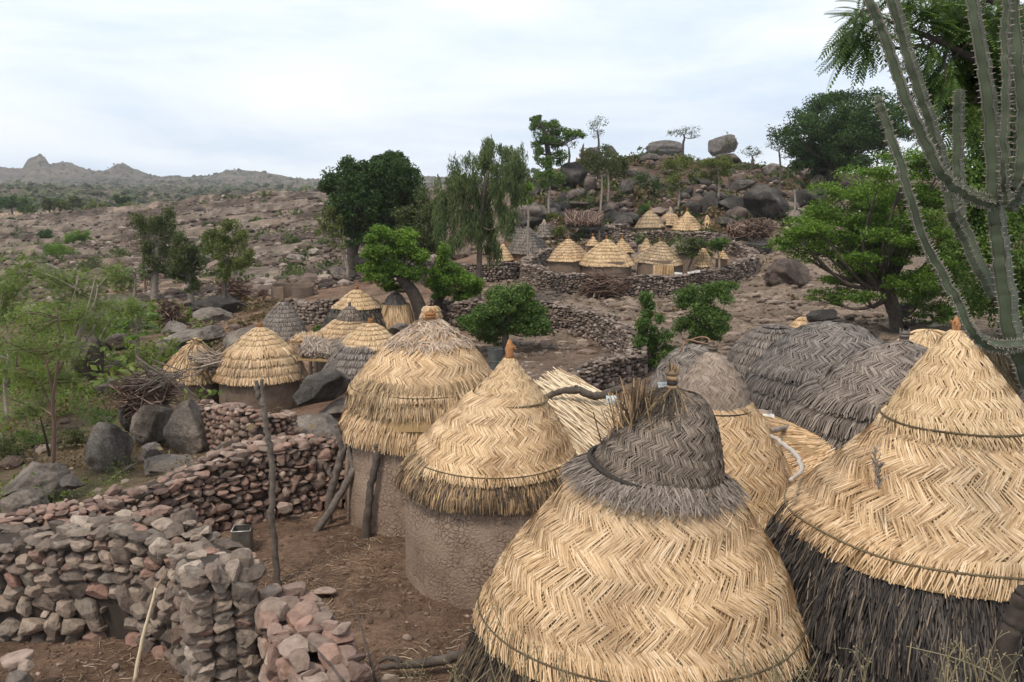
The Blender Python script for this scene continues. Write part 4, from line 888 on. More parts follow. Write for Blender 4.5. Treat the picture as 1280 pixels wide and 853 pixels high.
bo('low grey rock right of the black-skirted hut', 500, 413, 14, 9, 27, GRAN, 36, 0, 8, 1)
# the field
bo('two-faced boulder, brown and black, on the field below the big slab', 982, 341, 31, 22, None, GRANB, 37, 14, 9, .9)
bo('black stone lying on the small tan roof', 1027, 396, 20, 10, 22.6, GRAND, 38, -14, 9, 1, name='stone', cat='stone')
# the rocky hill: the ones that stand out
hill_named = [
 ('huge black rounded boulder below the crooked tree on the hill', 718, 221, 18, 20, GRAND, 0),
 ('upright dark block on the skyline beside the crooked tree', 741, 195, 15, 12, GRAND, -8),
 ('square dark block on the skyline, right of the upright block', 764, 191, 11, 9, GRAND, 10),
 ('long humped boulder on the summit under the bare bush', 835, 186, 29, 11, GRANM, 3),
 ('flat dark boulder carrying the long humped boulder', 812, 199, 20, 7, GRANM, 0),
 ('egg-shaped boulder balanced on the skyline', 904, 182, 20, 12, GRANM, -14),
 ('rounded boulder under the balanced boulder', 912, 200, 18, 9, GRANM, 6),
 ('great sloping dark slab, the largest on the hillside', 955, 258, 30, 28, GRAND, 6),
 ('dark block joined to the right of the great sloping slab', 1002, 250, 19, 14, GRAND, 12),
 ('long dark whaleback above the great sloping slab', 924, 233, 22, 8, GRAND, -3),
 ('black jagged boulder beside the upper huts', 915, 258, 20, 14, GRAND, 10),
 ('black angular boulder behind the pink-topped upper hut', 864, 260, 15, 14, GRAND, 0),
 ('pointed black boulder right of the angular one', 888, 255, 14, 17, GRAND, 14),
 ('low black rock ledge behind the small conical upper roof', 914, 279, 24, 8, GRAND, 6),
 ('black rock under the twig fence right of the compound', 946, 309, 20, 12, GRAND, 0),
 ('curved black slab below the thatched cave', 742, 290, 28, 10, GRAND, -12),
 ('black wedge boulder right of the thatched cave', 780, 273, 24, 8, GRAND, 6),
 ('brown pyramid boulder above the thatched cave', 763, 260, 11, 9, GRANB, 0),
 ('black cleft boulder beside the round green bush on the hill', 784, 236, 13, 11, GRAND, 12),
 ('grey boulder cluster above the grey hut roofs', 664, 268, 22, 15, GRAN, -8),
 ('dark tall boulder behind the foot of the crooked tree', 668, 240, 11, 13, GRAND, 0),
 ('brown rounded boulder left of the pale trunks', 706, 248, 11, 9, GRAND, 0),
 ('pale brown boulder between the pale trunks', 738, 232, 9, 12, GRANB, 10),
 ('flat brown ledge above the thatched cave roof', 727, 256, 20, 7, GRANB, 2),
 ('pale grey boulder on the upper slope below the balanced boulder', 965, 212, 15, 8, GRAN, 0),
 ('grey boulder half under the dark round tree', 1008, 216, 14, 13, GRAN, -14),
 ('dark leaning stone under the dark round tree', 1021, 229, 9, 14, GRAN, 16),
 ('grey round boulder beside the layered green tree', 993, 272, 11, 10, GRAN, -12)]
for i, (lb, px, py, hw, hh, mt, tl) in enumerate(hill_named): bo(lb, px, py, hw, hh, None, mt, 60 + i, tl, 8, 1.0, 'boulders on the rocky hill', 4)
rng = np.random.RandomState(77)
for i in range(170):
    px = rng.uniform(650, 1030); py = rng.uniform(203, 285)
    if py < 203 + abs(px - 850) * .05 or (790 < px < 900 and py > 250): continue
    w_ = rng.uniform(5, 14) * (.6 + (py - 200) / 160); bo('smaller dark boulder, one of many jumbled on the rocky hillside', px, py, w_, w_ * rng.uniform(.5, .8), None, [GRAND, GRAND, GRANM, GRANB][rng.randint(4)], 100 + i, rng.uniform(-20, 20), 8, 1.0, 'smaller boulders jumbled on the rocky hillside', 3)
for i, (px, py, w_, h_) in enumerate([(20, 352, 12, 7), (8, 372, 14, 6), (38, 385, 10, 6), (84, 352, 9, 5), (112, 372, 14, 8), (330, 318, 8, 4), (395, 305, 6, 3), (290, 330, 7, 4), (160, 300, 8, 5), (110, 290, 7, 4), (60, 305, 6, 4), (345, 300, 6, 4), (232, 280, 6, 4)]):
    bo('weathered grey boulder, one of several scattered on the left slope', px, py, w_ * .7, h_ * .7, None, GRAN if i % 2 else GRANB, 180 + i, 0, 8, 1.0, 'boulders scattered on the left slope', 3)
# loose stones in the yards
bo('flat pinkish stone lying on the soil of the yard', 408, 739, 17, 4, 10.05, STONEP, 201, 0, 7, .6, name='stone', sub=4, cat='stone')
bo('squarish reddish stone at the foot of the reddish wall by the forked posts', 357, 634, 11, 9, 12.3, STONEP, 202, 0, 9, 1, name='stone', sub=4, cat='stone')
bo('jagged pale stone, topmost of the little pile in the lower corner', 20, 824, 21, 10, 8.0, STONEP, 203, -8, 10, .8, name='stone', sub=4, cat='stone')
bo('dark rounded stone in the little pile in the lower corner', 31, 833, 12, 8, 7.9, STONE, 204, 0, 8, .8, name='stone', sub=4, cat='stone')
bo('pale flat stone at the bottom of the pile in the lower corner', 24, 848, 18, 8, 7.8, GRAN, 205, 0, 9, .8, name='stone', sub=4, cat='stone')
bo('small pink stone lying by the hole in the nearest wall', 145, 834, 6, 4, 8.4, STONEP, 206, 0, 9, .8, name='stone', sub=3, cat='stone')
bo('squat grey stone on the bare soil at the foot of the fallen branch', 487, 850, 12, 6, 7.9, STONE, 207, 0, 9, .8, name='stone', sub=4, cat='stone')
# ------------------------------------------------------------------ trees
def unit(v): return v / (np.linalg.norm(v, axis=-1, keepdims=True) + 1e-9)
def leaves(mb, c, ln, wd, rng, up=.6, droop=0., mi=0):
    n = len(c); nr = unit(rng.normal(size=(n, 3)) + (0, 0, up)); t = unit(np.cross(nr, rng.normal(size=(n, 3)))); t = unit(t + (0, 0, -droop)); b = unit(np.cross(nr, t)); nr = np.cross(t, b)
    l = (ln * rng.uniform(.6, 1.3, n))[:, None]; w = (wd * rng.uniform(.6, 1.3, n))[:, None]
    V = np.stack([c - t * l * .5, c + b * w * .5 + nr * w * .22, c + t * l * .5, c - b * w * .5 + nr * w * .22], 1).reshape(-1, 3)
    mb.add(V, np.arange(4 * n).reshape(n, 4), mi)
def frond_mesh(pairs=11, ln=.24, pl=.085, pw=.012):
    """a feather-shaped leaf: pairs of pinnae along a stalk, lying in x (length) / y"""
    V = []; Fc = []
    for k in range(pairs):
        x = ln * (.12 + .88 * k / (pairs - 1)); s_ = pl * math.sin(math.pi * (.22 + .7 * k / pairs))
        for sd_ in (-1, 1):
            a = np.array((x, 0, 0)); e = np.array((x + s_ * .45, sd_ * s_ * .85, -s_ * .18)); m = (a + e) / 2; w = np.array((pw, 0, .002)); i = len(V)
            V += [a, m + w, e, m - w]; Fc.append([i, i + 1, i + 2, i + 3])
    i = len(V); V += [(0, .002, 0), (0, -.002, 0), (ln, -.001, 0), (ln, .001, 0)]; Fc.append([i, i + 1, i + 2, i + 3])
    return np.array(V, float), np.array(Fc)
def fronds(mb, c, dirs, scale, rng, tmpl, sag=.25, mi=0):
    Vt, Ft = tmpl; n = len(c); d = unit(dirs); side = unit(np.cross(d, (0, 0, 1.)) + rng.normal(0, .25, (n, 3))); side = unit(side - d * (side * d).sum(1, keepdims=True)); up = np.cross(side, d)
    sc = scale * rng.uniform(.65, 1.2, n); X = Vt[None, :, 0:1]; Lm = Vt[:, 0].max()
    V = c[:, None] + sc[:, None, None] * (X * d[:, None] + Vt[None, :, 1:2] * side[:, None] + Vt[None, :, 2:3] * up[:, None])
    V[..., 2] -= sag * sc[:, None] * (Vt[None, :, 0] ** 2) / Lm
    m = len(Vt); mb.add(V.reshape(-1, 3), (Ft[None] + (np.arange(n) * m)[:, None, None]).reshape(-1, 4), mi)
def puffs(c, r, k, rng, f=.42):
    """k small clumps over the upper shell of one big clump"""
    v = unit(rng.normal(size=(k, 3)) + (0, 0, .25)); d = rng.uniform(.45, .95, k)[:, None]
    return c + v * r * d, np.repeat((r * f)[None], k, 0) * rng.uniform(.7, 1.25, (k, 1))
def tree(label, base, trunk, clumps, leaf=LMID, bark=BARK, seed=1, name='tree', cat='tree', group=None, n=6000, ln=.16, wd=.09, up=.6, droop=0, k=7, f=.52, depth=.75, style='leaf', Y=None, thick=1.0, twigs=2, shell=2.0, fsc=1.0, limbs=True, limb_r=.3, flatten=1.0, grow=1.12, fill=0):
    """trunk: (px, py, half width) from the foot up; clumps: (px, py, half width, half height) of the crown in the photo; their distance varies over the crown's depth"""
    rng = np.random.RandomState(seed)
    if Y is None: g = G(*base); Y = g[1]
    else: g = P(base[0], base[1], Y); g[2] = min(g[2], H(g[0], g[1]))
    root = thing(name, label, cat, g, group)
    tp = [P(a, b, Y) for a, b, _ in trunk]; tr = [w * mpp(b, Y) * thick for a, b, w in trunk]
    tp = [np.array((tp[0][0], tp[0][1], min(tp[0][2], g[2]) - .15))] + tp; tr = [tr[0] * 1.25] + tr
    mb = MB(); tpc = catmull(tp, 5); trc = np.interp(np.linspace(0, 1, len(tpc)), np.linspace(0, 1, len(tr)), tr)
    tube(mb, tpc, trc, 9)
    cw = max(c[2] for c in clumps); xs = np.array([c[0] for c in clumps]); half = (max(c[0] + c[2] for c in clumps) - min(c[0] - c[2] for c in clumps)) / 2
    cl = []; clumps = list(clumps); c0 = len(clumps)
    for q in range(fill):
        a, b = clumps[rng.randint(c0)], clumps[rng.randint(c0)]
        if abs(a[0] - b[0]) + abs(a[1] - b[1]) < 3.2 * (a[2] + b[2]): clumps.append(tuple((np.array(a) + b) / 2 * (1, 1, .8, .8)))
    for (px, py, hw, hh) in clumps:
        s_ = mpp(py, Y); e = abs(px - xs.mean()) / max(half, 1); dep = max(half - cw, hw * .5) * depth * math.sqrt(max(1 - e * e * .7, .1))
        dy = rng.uniform(-1, 1) * dep * s_; yy = Y + dy
        cl.append((P(px, py, yy), np.array((hw, (hw + hh) / 2, hh)) * mpp(py, yy) * grow))
    fol = MB(); tips = []
    for (c, r) in cl:
        for q in range(2 if style == 'sparse' else 1):
            dd = np.linalg.norm(tpc - c, axis=1) + np.maximum(tpc[:, 2] - c[2] + .2 * r[2], 0) * 2; i0 = int(np.argmin(dd)); i0 = max(i0, len(tpc) // 3)
            a = tpc[i0]; r0 = min(trc[i0] * .7, max(trc[i0] * limb_r, .02)); tgt = c + rng.normal(size=3) * r * .25
            mid = a * .5 + tgt * .5 + np.array((0, 0, -.12 * np.linalg.norm(tgt - a))) * (1 if tgt[2] > a[2] else -1) + rng.normal(size=3) * .06 * np.linalg.norm(tgt - a)
            lp = catmull([a, mid, tgt], 4); tube(mb, lp, np.linspace(r0, r0 * .3, len(lp)), 6)
            for t in range(twigs):
                e = c + unit(rng.normal(size=3)) * r * rng.uniform(.6, .95); b = lp[rng.randint(len(lp) // 2, len(lp))]
                m2 = b * .5 + e * .5 + rng.normal(size=3) * .08 * np.linalg.norm(e - b); tube(mb, catmull([b, m2, e], 3), np.linspace(r0 * .35, r0 * .1, 7), 4); tips.append(e)
    tot = sum(r[0] * r[1] * r[2] for c, r in cl) ** 1; wts = np.array([(r[0] * r[2]) for c, r in cl]); wts /= wts.sum()
    for (c, r), w in zip(cl, wts):
        m = max(int(n * w), 20); pc, prr = puffs(c, r, k, rng, f); prr = prr * (1, 1, flatten)
        ii = rng.randint(0, k, m)
        v = unit(rng.normal(size=(m, 3))) * (rng.rand(m, 1) ** (1 / shell)); pos = pc[ii] + v * prr[ii]
        if style in ('leaf', 'sparse'): leaves(fol, pos, ln, wd, rng, up, droop)
        elif style == 'weep':
            hang = rng.uniform(.15, .85, m) ** 1.2 * r[2] * 1.0; q = 8
            tq = np.linspace(0, 1, q)[None, :] * hang[:, None]; dr = rng.normal(0, .18, (m, 2))
            pt = np.stack([pos[:, 0, None] + dr[:, 0, None] * tq, pos[:, 1, None] + dr[:, 1, None] * tq, pos[:, 2, None] - tq], 2) + rng.normal(0, .03, (m, q, 3))
            leaves(fol, pt.reshape(-1, 3), ln, wd, rng, 0, 2.2)
        elif style == 'frond':
            fronds(fol, pos, unit(v + (0, 0, .15)) + rng.normal(0, .35, (m, 3)), fsc, rng, FROND, .3)
    mb.build('trunk', bark, root); fol.build('crown', leaf, root)
    return root
FROND = frond_mesh(); FRONDS = frond_mesh(8, .26, .075, .011)

# --- the nearer trees
tree('large layered light green tree with a low forked trunk behind the grey roofs', (1121, 418), [(1121, 415, 9), (1119, 395, 8), (1113, 375, 9), (1108, 362, 9)],
     [(1010, 300, 34, 14), (1040, 268, 34, 15), (1060, 240, 32, 14), (1100, 222, 34, 15), (1135, 205, 36, 14), (1175, 210, 34, 18), (1080, 268, 38, 15), (1120, 250, 40, 16), (1165, 245, 38, 18), (1020, 320, 28, 9), (1060, 305, 36, 12), (1100, 290, 38, 14), (1150, 285, 38, 16),
      (1190, 280, 30, 22), (1030, 372, 24, 9), (1052, 355, 26, 9), (1075, 338, 30, 10), (1160, 330, 34, 18), (1185, 320, 28, 22), (1165, 370, 30, 16), (1190, 350, 26, 20), (1140, 395, 22, 10), (1175, 395, 24, 10), (1075, 372, 24, 9), (1100, 345, 28, 12), (1140, 352, 28, 14), (1152, 376, 24, 12), (1090, 318, 34, 12), (1130, 312, 34, 12), (988, 305, 22, 9), (1005, 283, 24, 11)],
     LBRIGHT, BARK, 3, n=78000, ln=.1, wd=.062, up=1.5, k=11, f=.5, flatten=.9, depth=.8, limb_r=.34, grow=1.22, fill=26, Y=29, twigs=3)
tree('dark leafy tree filling the edge behind the cactus', (1262, 425), [(1262, 425, 9), (1258, 380, 8), (1252, 330, 7)],
     [(1215, 190, 30, 34), (1250, 160, 32, 34), (1290, 190, 34, 40), (1222, 255, 30, 34), (1262, 235, 34, 38), (1300, 270, 34, 40), (1215, 320, 28, 30), (1250, 305, 34, 34), (1290, 340, 34, 34), (1225, 372, 24, 22), (1262, 362, 30, 26), (1300, 400, 34, 26)],
     LMID2, BARKD, 5, n=52000, ln=.11, wd=.07, k=11, Y=24.5, grow=1.2, fill=10)
tree('tree with a thick leaning trunk and bright green leaves beside the left cluster', (528, 408), [(529, 404, 10), (524, 385, 9), (516, 366, 8), (503, 350, 7), (498, 335, 5)],
     [(476, 300, 18, 12), (500, 297, 20, 10), (470, 322, 18, 14), (500, 318, 22, 14), (478, 345, 20, 12), (512, 340, 18, 12), (460, 340, 12, 10), (522, 320, 12, 10), (490, 360, 12, 6)],
     LBRIGHT, BARKD, 7, n=19000, ln=.12, wd=.06, up=1.0, k=9, f=.5, flatten=.85, grow=1.2, fill=5, Y=30.5)
tree('low bushy tree right of the leaning tree, bright leaves on a dark stem', (548, 392), [(546, 390, 6), (549, 376, 5), (556, 365, 4)],
     [(552, 352, 18, 14), (575, 350, 20, 12), (590, 357, 14, 10), (562, 338, 16, 9), (552, 322, 8, 16), (550, 366, 12, 10), (575, 368, 16, 8)],
     LBRIGHT, BARKD, 9, n=12000, ln=.12, wd=.06, up=.9, k=8, Y=31.5, grow=1.15)
tree('spreading green bush hiding the curving field wall', (632, 418), [(632, 415, 4), (634, 402, 4), (636, 392, 3)],
     [(598, 402, 20, 14), (622, 385, 22, 16), (650, 380, 22, 16), (672, 392, 22, 14), (610, 418, 18, 8), (640, 405, 26, 14), (668, 410, 20, 10), (630, 368, 16, 9), (655, 365, 14, 8)],
     LMID, BARK, 11, name='bush', cat='bush', n=26000, ln=.095, wd=.05, up=.7, k=10, Y=26.8, grow=1.2, fill=5)
tree('tall drooping tree with hanging grey-green foliage and a pale slender trunk', (597, 376), [(597, 376, 4.5), (598, 362, 4), (599, 330, 3.6), (600, 300, 3.4), (603, 255, 3), (610, 215, 2)],
     [(560, 240, 16, 24), (580, 222, 18, 24), (618, 188, 15, 14), (640, 200, 18, 20), (606, 208, 16, 20), (648, 232, 13, 24), (585, 258, 22, 24), (618, 255, 20, 26), (556, 278, 14, 22), (600, 285, 22, 20), (634, 280, 12, 22), (574, 292, 14, 18), (632, 222, 18, 20), (614, 312, 12, 16), (648, 208, 12, 16)],
     LWILLOW, BARK, 13, n=5200, ln=.17, wd=.032, style='weep', k=10, f=.42, Y=37, name='drooping_tree', depth=.7, limb_r=.3)
tree('big dense dark green tree with a short trunk on the bare ground', (443, 347), [(442, 346, 6), (440, 330, 6), (441, 312, 7), (447, 295, 6)],
     [(422, 236, 18, 16), (445, 225, 20, 20), (470, 212, 22, 18), (495, 210, 20, 14), (515, 225, 16, 18), (430, 262, 20, 18), (458, 250, 24, 20), (488, 240, 24, 22), (512, 252, 18, 20), (440, 288, 16, 14), (465, 282, 22, 18), (495, 275, 22, 18), (450, 300, 14, 10), (478, 200, 14, 8), (455, 214, 12, 10), (500, 200, 12, 8)],
     LDARK, BARK, 15, n=52000, ln=.17, wd=.095, up=.5, k=10, f=.5, depth=.9, grow=1.2, fill=14)
tree('grey-leaved airy tree in the shade between the dark tree and the drooping tree', (530, 345), [(530, 342, 4), (528, 320, 3), (527, 295, 3)],
     [(515, 275, 18, 14), (535, 262, 18, 18), (505, 295, 16, 14), (535, 290, 20, 16), (525, 312, 20, 12), (552, 310, 14, 14), (548, 275, 12, 14)],
     LOLIVE, BARKD, 17, n=11000, ln=.14, wd=.07, k=8, Y=44, grow=1.2)
tree('pale feathery tree spreading left of the big dark tree', (434, 335), [(434, 334, 2), (428, 315, 2), (420, 300, 1.5)],
     [(402, 275, 8, 12), (412, 265, 10, 8), (408, 292, 12, 10), (422, 300, 10, 10), (420, 280, 10, 12)],
     LYEL, BARKP, 19, n=1700, ln=.16, wd=.06, k=6, Y=48, style='sparse')
# --- three slim trees on the left
tree('slim tree with a thick bare trunk and a tall olive crown, left of three', (193, 380), [(193, 378, 5), (193, 358, 4.5), (195, 335, 4), (197, 310, 3)],
     [(186, 280, 16, 16), (206, 272, 16, 14), (197, 300, 22, 18), (215, 300, 14, 18), (185, 318, 14, 14), (205, 325, 22, 16), (198, 342, 18, 10), (222, 322, 12, 12)],
     LOLIVE, BARKP, 21, n=11500, ln=.14, wd=.065, k=8, f=.5, group='slim trees by the threshing floor')
tree('slim dark tree with a bare grey trunk, middle of three', (240, 396), [(240, 396, 4), (239, 375, 4), (237, 355, 3.5), (235, 335, 3)],
     [(228, 322, 14, 14), (245, 325, 12, 16), (235, 342, 18, 14), (222, 340, 10, 12), (240, 358, 12, 8), (225, 305, 10, 10)],
     LOLIVE, BARKP, 22, n=8500, ln=.13, wd=.06, k=8, f=.5, group='slim trees by the threshing floor')
tree('slim tree with a brown trunk and a yellow-green crown, right of three', (283, 392), [(283, 391, 3.5), (281, 370, 3), (281, 350, 3), (284, 330, 2.5)],
     [(268, 295, 14, 12), (288, 290, 16, 12), (305, 300, 12, 12), (275, 312, 18, 14), (300, 318, 14, 14), (285, 332, 18, 10), (280, 345, 8, 8)],
     LYEL, BARK, 23, n=8500, ln=.125, wd=.06, k=8, f=.48, group='slim trees by the threshing floor')
tree('bare reddish twiggy tree behind the slim trees', (182, 362), [(182, 360, 1.6), (180, 340, 1.4), (178, 315, 1)],
     [(160, 285, 14, 16), (182, 275, 16, 16), (200, 282, 12, 14), (150, 305, 12, 12), (172, 305, 16, 14), (145, 325, 12, 10)],
     LDRY, TWIG, 24, n=500, ln=.1, wd=.05, style='sparse', twigs=10, k=5, Y=56)
# --- left hollow: feathery acacias and pawpaws
def acacia(label, base, stems, clumps, seed, Y=None, n=900, fsc=.8, bark=BARKP, leaf=LACA, group='feathery acacias in the hollow'):
    rng = np.random.RandomState(seed); g = G(*base) if Y is None else P(base[0], base[1], Y); Y = g[1]; g[2] = min(g[2], H(g[0], g[1]))
    root = thing('acacia', label, 'tree', g, group); mb = MB(); ends = []
    for st in stems:
        dy = rng.uniform(-.8, .8); q = catmull([P(a, b, Y + dy * i / len(st)) for i, (a, b) in enumerate(st)], 5); r0 = st_w(st, Y); tube(mb, q, np.linspace(r0, r0 * .3, len(q)), 6); ends.append(q)
    fol = MB()
    for (px, py, hw, hh) in clumps:
        yy = Y + rng.uniform(-1.2, 1.2); c = P(px, py, yy); r = np.array((hw, hw, hh)) * mpp(py, yy); allp = np.concatenate(ends); a = allp[np.argmin(np.linalg.norm(allp - c, axis=1) + 2 * np.maximum(allp[:, 2] - c[2], 0))]
        for t in range(4):
            e = c + unit(rng.normal(size=3)) * r * .8; m2 = (a + e) / 2 + rng.normal(size=3) * .1; lp = catmull([a, m2, e], 4); tube(mb, lp, np.linspace(.018, .005, len(lp)), 4)
            m = n // (len(clumps) * 4); i = rng.randint(3, len(lp), m); pos = lp[i] + rng.normal(size=(m, 3)) * r * .34; fronds(fol, pos, rng.normal(size=(m, 3)) * (1, 1, .5) + (0, 0, .1), fsc * .62, rng, FRONDS, .3)
    mb.build('trunk', bark, root); fol.build('crown', leaf, root)
def st_w(st, Y): return max(.02, .0022 * Y * (1.2 if len(st) > 3 else .8))
acacia('tall feathery acacia with a thin reddish stem, nearest the low grey boulder', (65, 583), [[(66, 585), (68, 540), (66, 500), (72, 460), (75, 420), (70, 385)], [(67, 520), (50, 480), (20, 460)], [(67, 500), (58, 455), (40, 420)], [(70, 470), (90, 430), (100, 400)], [(62, 570), (55, 540), (50, 520)]],
       [(20, 400, 26, 18), (55, 385, 28, 18), (85, 395, 24, 18), (15, 440, 26, 18), (50, 430, 26, 18), (88, 440, 22, 18), (25, 475, 26, 16), (60, 470, 22, 16), (20, 510, 22, 18), (95, 470, 16, 14), (45, 500, 20, 14)], 31, Y=17.5, n=3000, fsc=1.0, bark=TWIG)
acacia('pale-stemmed feathery acacia leaning to the right, behind the tall one', (85, 470), [[(85, 470), (95, 430), (110, 385), (120, 345)], [(85, 470), (100, 420), (118, 380), (122, 360)], [(88, 465), (100, 440), (120, 405)], [(84, 470), (82, 420), (98, 345)]],
       [(60, 365, 26, 16), (95, 350, 28, 16), (125, 365, 24, 16), (75, 395, 26, 14), (110, 400, 24, 14), (45, 345, 22, 14), (140, 345, 20, 14)], 33, Y=25, n=2600, fsc=1.3)
acacia('thin feathery acacia at the left edge of the hollow', (10, 520), [[(10, 525), (6, 480), (12, 430), (2, 390)], [(8, 480), (25, 450)]],
       [(2, 350, 24, 20), (20, 330, 26, 16), (8, 390, 24, 18), (-15, 430, 24, 20), (10, 460, 22, 16), (40, 320, 22, 14)], 35, Y=23, n=2200, fsc=1.2)
acacia('low feathery acacia shrub beside the pawpaw tree', (120, 440), [[(120, 440), (118, 410), (110, 380)], [(120, 435), (135, 405), (150, 390)]],
       [(110, 385, 20, 12), (135, 372, 24, 12), (165, 380, 16, 10), (120, 410, 18, 12)], 36, Y=31, n=1100, fsc=1.5)
for i, (lb, px, py, r_, Yq, lf) in enumerate([('rounded bright green shrub against the upright dark slab', 118, 522, 26, 19.8, LMID), ('bright green mound of leaves standing above the scrub', 95, 300, 14, 62, LBRIGHT), ('flat yellow-green shrub beside the bright green mound', 75, 312, 18, 60, LBRIGHT),
        ('dark round bush alone on the stony slope', 60, 295, 12, 85, LDARK), ('dark round bush at the left end of the stony slope', 12, 276, 7, 130, LDARK), ('small dark bush below the tan terrace', 14, 287, 6, 115, LDARK),
        ('grey-green shrub on the slope above the slim trees', 260, 283, 9, 110, LOLIVE), ('small dark shrub near the crest of the slope', 322, 277, 7, 125, LMID), ('pale green shrub on the bare slope', 368, 303, 10, 72, LOLIVE), ('yellow shrub on the crest of the slope', 335, 247, 8, 165, LYEL),
        ('olive scrub bush between the acacia and the slim trees', 112, 335, 18, 48, LOLIVE), ('olive scrub bush behind the pawpaw trees', 150, 350, 18, 46, LOLIVE), ('yellowish scrub bush under the tall acacia', 40, 545, 22, 19, LMID), ('low green scrub at the left edge beside the grey boulder', 12, 560, 24, 18.5, LOLIVE), ('low scrub between the acacia and the brushwood', 95, 545, 20, 20.2, LOLIVE),
        ('green bush on the hill slope below the summit', 817, 232, 20, 68, LDARK), ('low green shrub behind the upper huts', 805, 262, 9, 60, LMID), ('leafy shrub in front of the grey hut roofs', 695, 292, 14, 47, LYEL), ('round yellow-green bush above the grey hut roofs', 694, 273, 9, 52, LYEL), ('small dark green bush inside the walled compound', 886, 318, 6, 43, LMID),
        ('olive shrub on the skyline beside the summit boulder', 790, 200, 10, 76, LOLIVE), ('sparse olive shrub on the hilltop right of the balanced boulder', 1005, 205, 12, 74, LOLIVE), ('grass-green tuft behind the yellow roofs', 398, 412, 9, 26, LMID)]):
    rr = np.random.RandomState(400 + i); cs = [(px + rr.uniform(-.6, .6) * r_, py + rr.uniform(-.3, .45) * r_, r_ * rr.uniform(.45, .7), r_ * rr.uniform(.35, .55)) for _ in range(6)]
    s_ = mpp(py, Yq)
    g = G(px, py + r_ * .75); Yq = g[1] if g[1] < 250 else Yq; s_ = mpp(py, Yq)
    tree(lb, (px, py + r_ * .75), [(px, py + r_ * .7, 1), (px + 1, py + r_ * .3, .8), (px, py, .6)], cs, lf, BARKD, 400 + i, 'shrub', 'shrub', 'shrubs on the slopes', int(min(5000, max(1500, 3000 * (r_ * s_) ** 1))), max(.05, 1.9 * s_), max(.03, 1.0 * s_), .7, k=7, Y=Yq, grow=1.25)
def pawpaw(label, base, top, hw, hh, seed, Y=None):
    rng = np.random.RandomState(seed); g = G(*base) if Y is None else P(base[0], base[1], Y); Y = g[1]; root = thing('pawpaw_tree', label, 'tree', g, 'pawpaw trees')
    mb = MB(); t = P(top[0], top[1], Y); s_ = mpp(top[1], Y); q = catmull([g - (0, 0, .2), (g * .5 + t * .5) + (.05, 0, 0), t], 5); tube(mb, q, np.linspace(.09, .045, len(q)), 8); fol = MB()
    for k in range(26):
        az = rng.uniform(0, 6.28); el = rng.uniform(-.5, 1.0); ln = rng.uniform(.55, .95); d = np.array((math.cos(az) * math.cos(el) * hw, math.sin(az) * math.cos(el) * hw, math.sin(el) * hh)) * s_ * ln; b = t + (0, 0, -rng.uniform(0, .35)); e = b + d
        tube(mb, catmull([b, b + d * .55 + (0, 0, .08), e], 3), .012, 4)
        for j in range(9):   # a hand-shaped leaf: lobes round the stalk's end
            a = az + (j - 4) * .55; L_ = .3 * (1.1 - .08 * abs(j - 4)); o = np.array((math.cos(a), math.sin(a), rng.uniform(-.55, .05))) * L_; w = np.array((-math.sin(a), math.cos(a), 0)) * L_ * .24
            fol.add([e, e + o * .5 + w, e + o, e + o * .5 - w], [[0, 1, 2, 3]])
    mb.build('trunk', BARKP, root); fol.build('crown', LBRIGHT if seed % 2 else LMID, root)
pawpaw('pawpaw tree with a slim trunk in front of the whaleback rock', (171, 452), (170, 403), 28, 24, 41, 31)
pawpaw('pawpaw tree with yellowish leaves near the threshing floor', (168, 368), (168, 338), 20, 14, 42, 50)
# --- beyond the grey roofs
tree('young leafy tree with a tall narrow crown at the end of the bare plot', (812, 462), [(812, 462, 2), (812, 440, 2), (808, 410, 1.5)],
     [(805, 385, 12, 14), (812, 405, 14, 14), (820, 425, 18, 12), (808, 432, 14, 14), (830, 440, 16, 10), (815, 450, 18, 10)], LMID, BARK, 51, n=9000, ln=.11, wd=.036, k=8, Y=23.5, up=.3, droop=.4)
tree('young leafy tree with a bent brown stem left of the grey roofs', (858, 455), [(856, 456, 2.5), (864, 435, 2.2), (872, 415, 2), (880, 395, 1.5)],
     [(868, 375, 20, 14), (895, 372, 20, 14), (880, 395, 24, 14), (862, 410, 18, 14), (895, 412, 20, 12), (872, 430, 18, 10), (905, 362, 14, 10)], LMID, BARK, 52, n=13000, ln=.11, wd=.036, k=9, Y=24, up=.3, droop=.4)
# --- on the rocky hill
tree('large round dark green tree on the shoulder of the hill', (1040, 225), [(1040, 225, 7), (1040, 210, 7), (1045, 195, 6)],
     [(1000, 165, 28, 20), (1030, 145, 32, 20), (1065, 135, 34, 20), (1100, 148, 30, 22), (1120, 165, 18, 18), (990, 180, 20, 14), (1020, 180, 30, 20), (1055, 170, 36, 24), (1092, 180, 32, 20), (1040, 205, 30, 16), (1075, 205, 26, 14), (1010, 205, 18, 12)],
     LDARK, BARKD, 53, n=48000, ln=.21, wd=.13, k=10, f=.5, Y=68, depth=.9, grow=1.15, fill=10)
tree('crooked tree with one long level branch on the skyline', (684, 262), [(684, 262, 4.5), (685, 240, 4.5), (686, 215, 4.5), (685, 190, 3.5), (680, 165, 2.5), (672, 150, 1.5)],
     [(670, 155, 9, 7), (682, 162, 12, 8), (694, 158, 8, 6), (672, 175, 10, 8), (690, 180, 12, 8), (672, 192, 10, 8), (705, 168, 12, 6), (718, 170, 12, 7), (726, 168, 6, 5), (700, 198, 10, 8), (682, 205, 12, 7), (674, 148, 5, 4)],
     LMID, BARKD, 55, n=9000, ln=.17, wd=.09, k=7, f=.55, Y=66, limb_r=.45, grow=1.25)
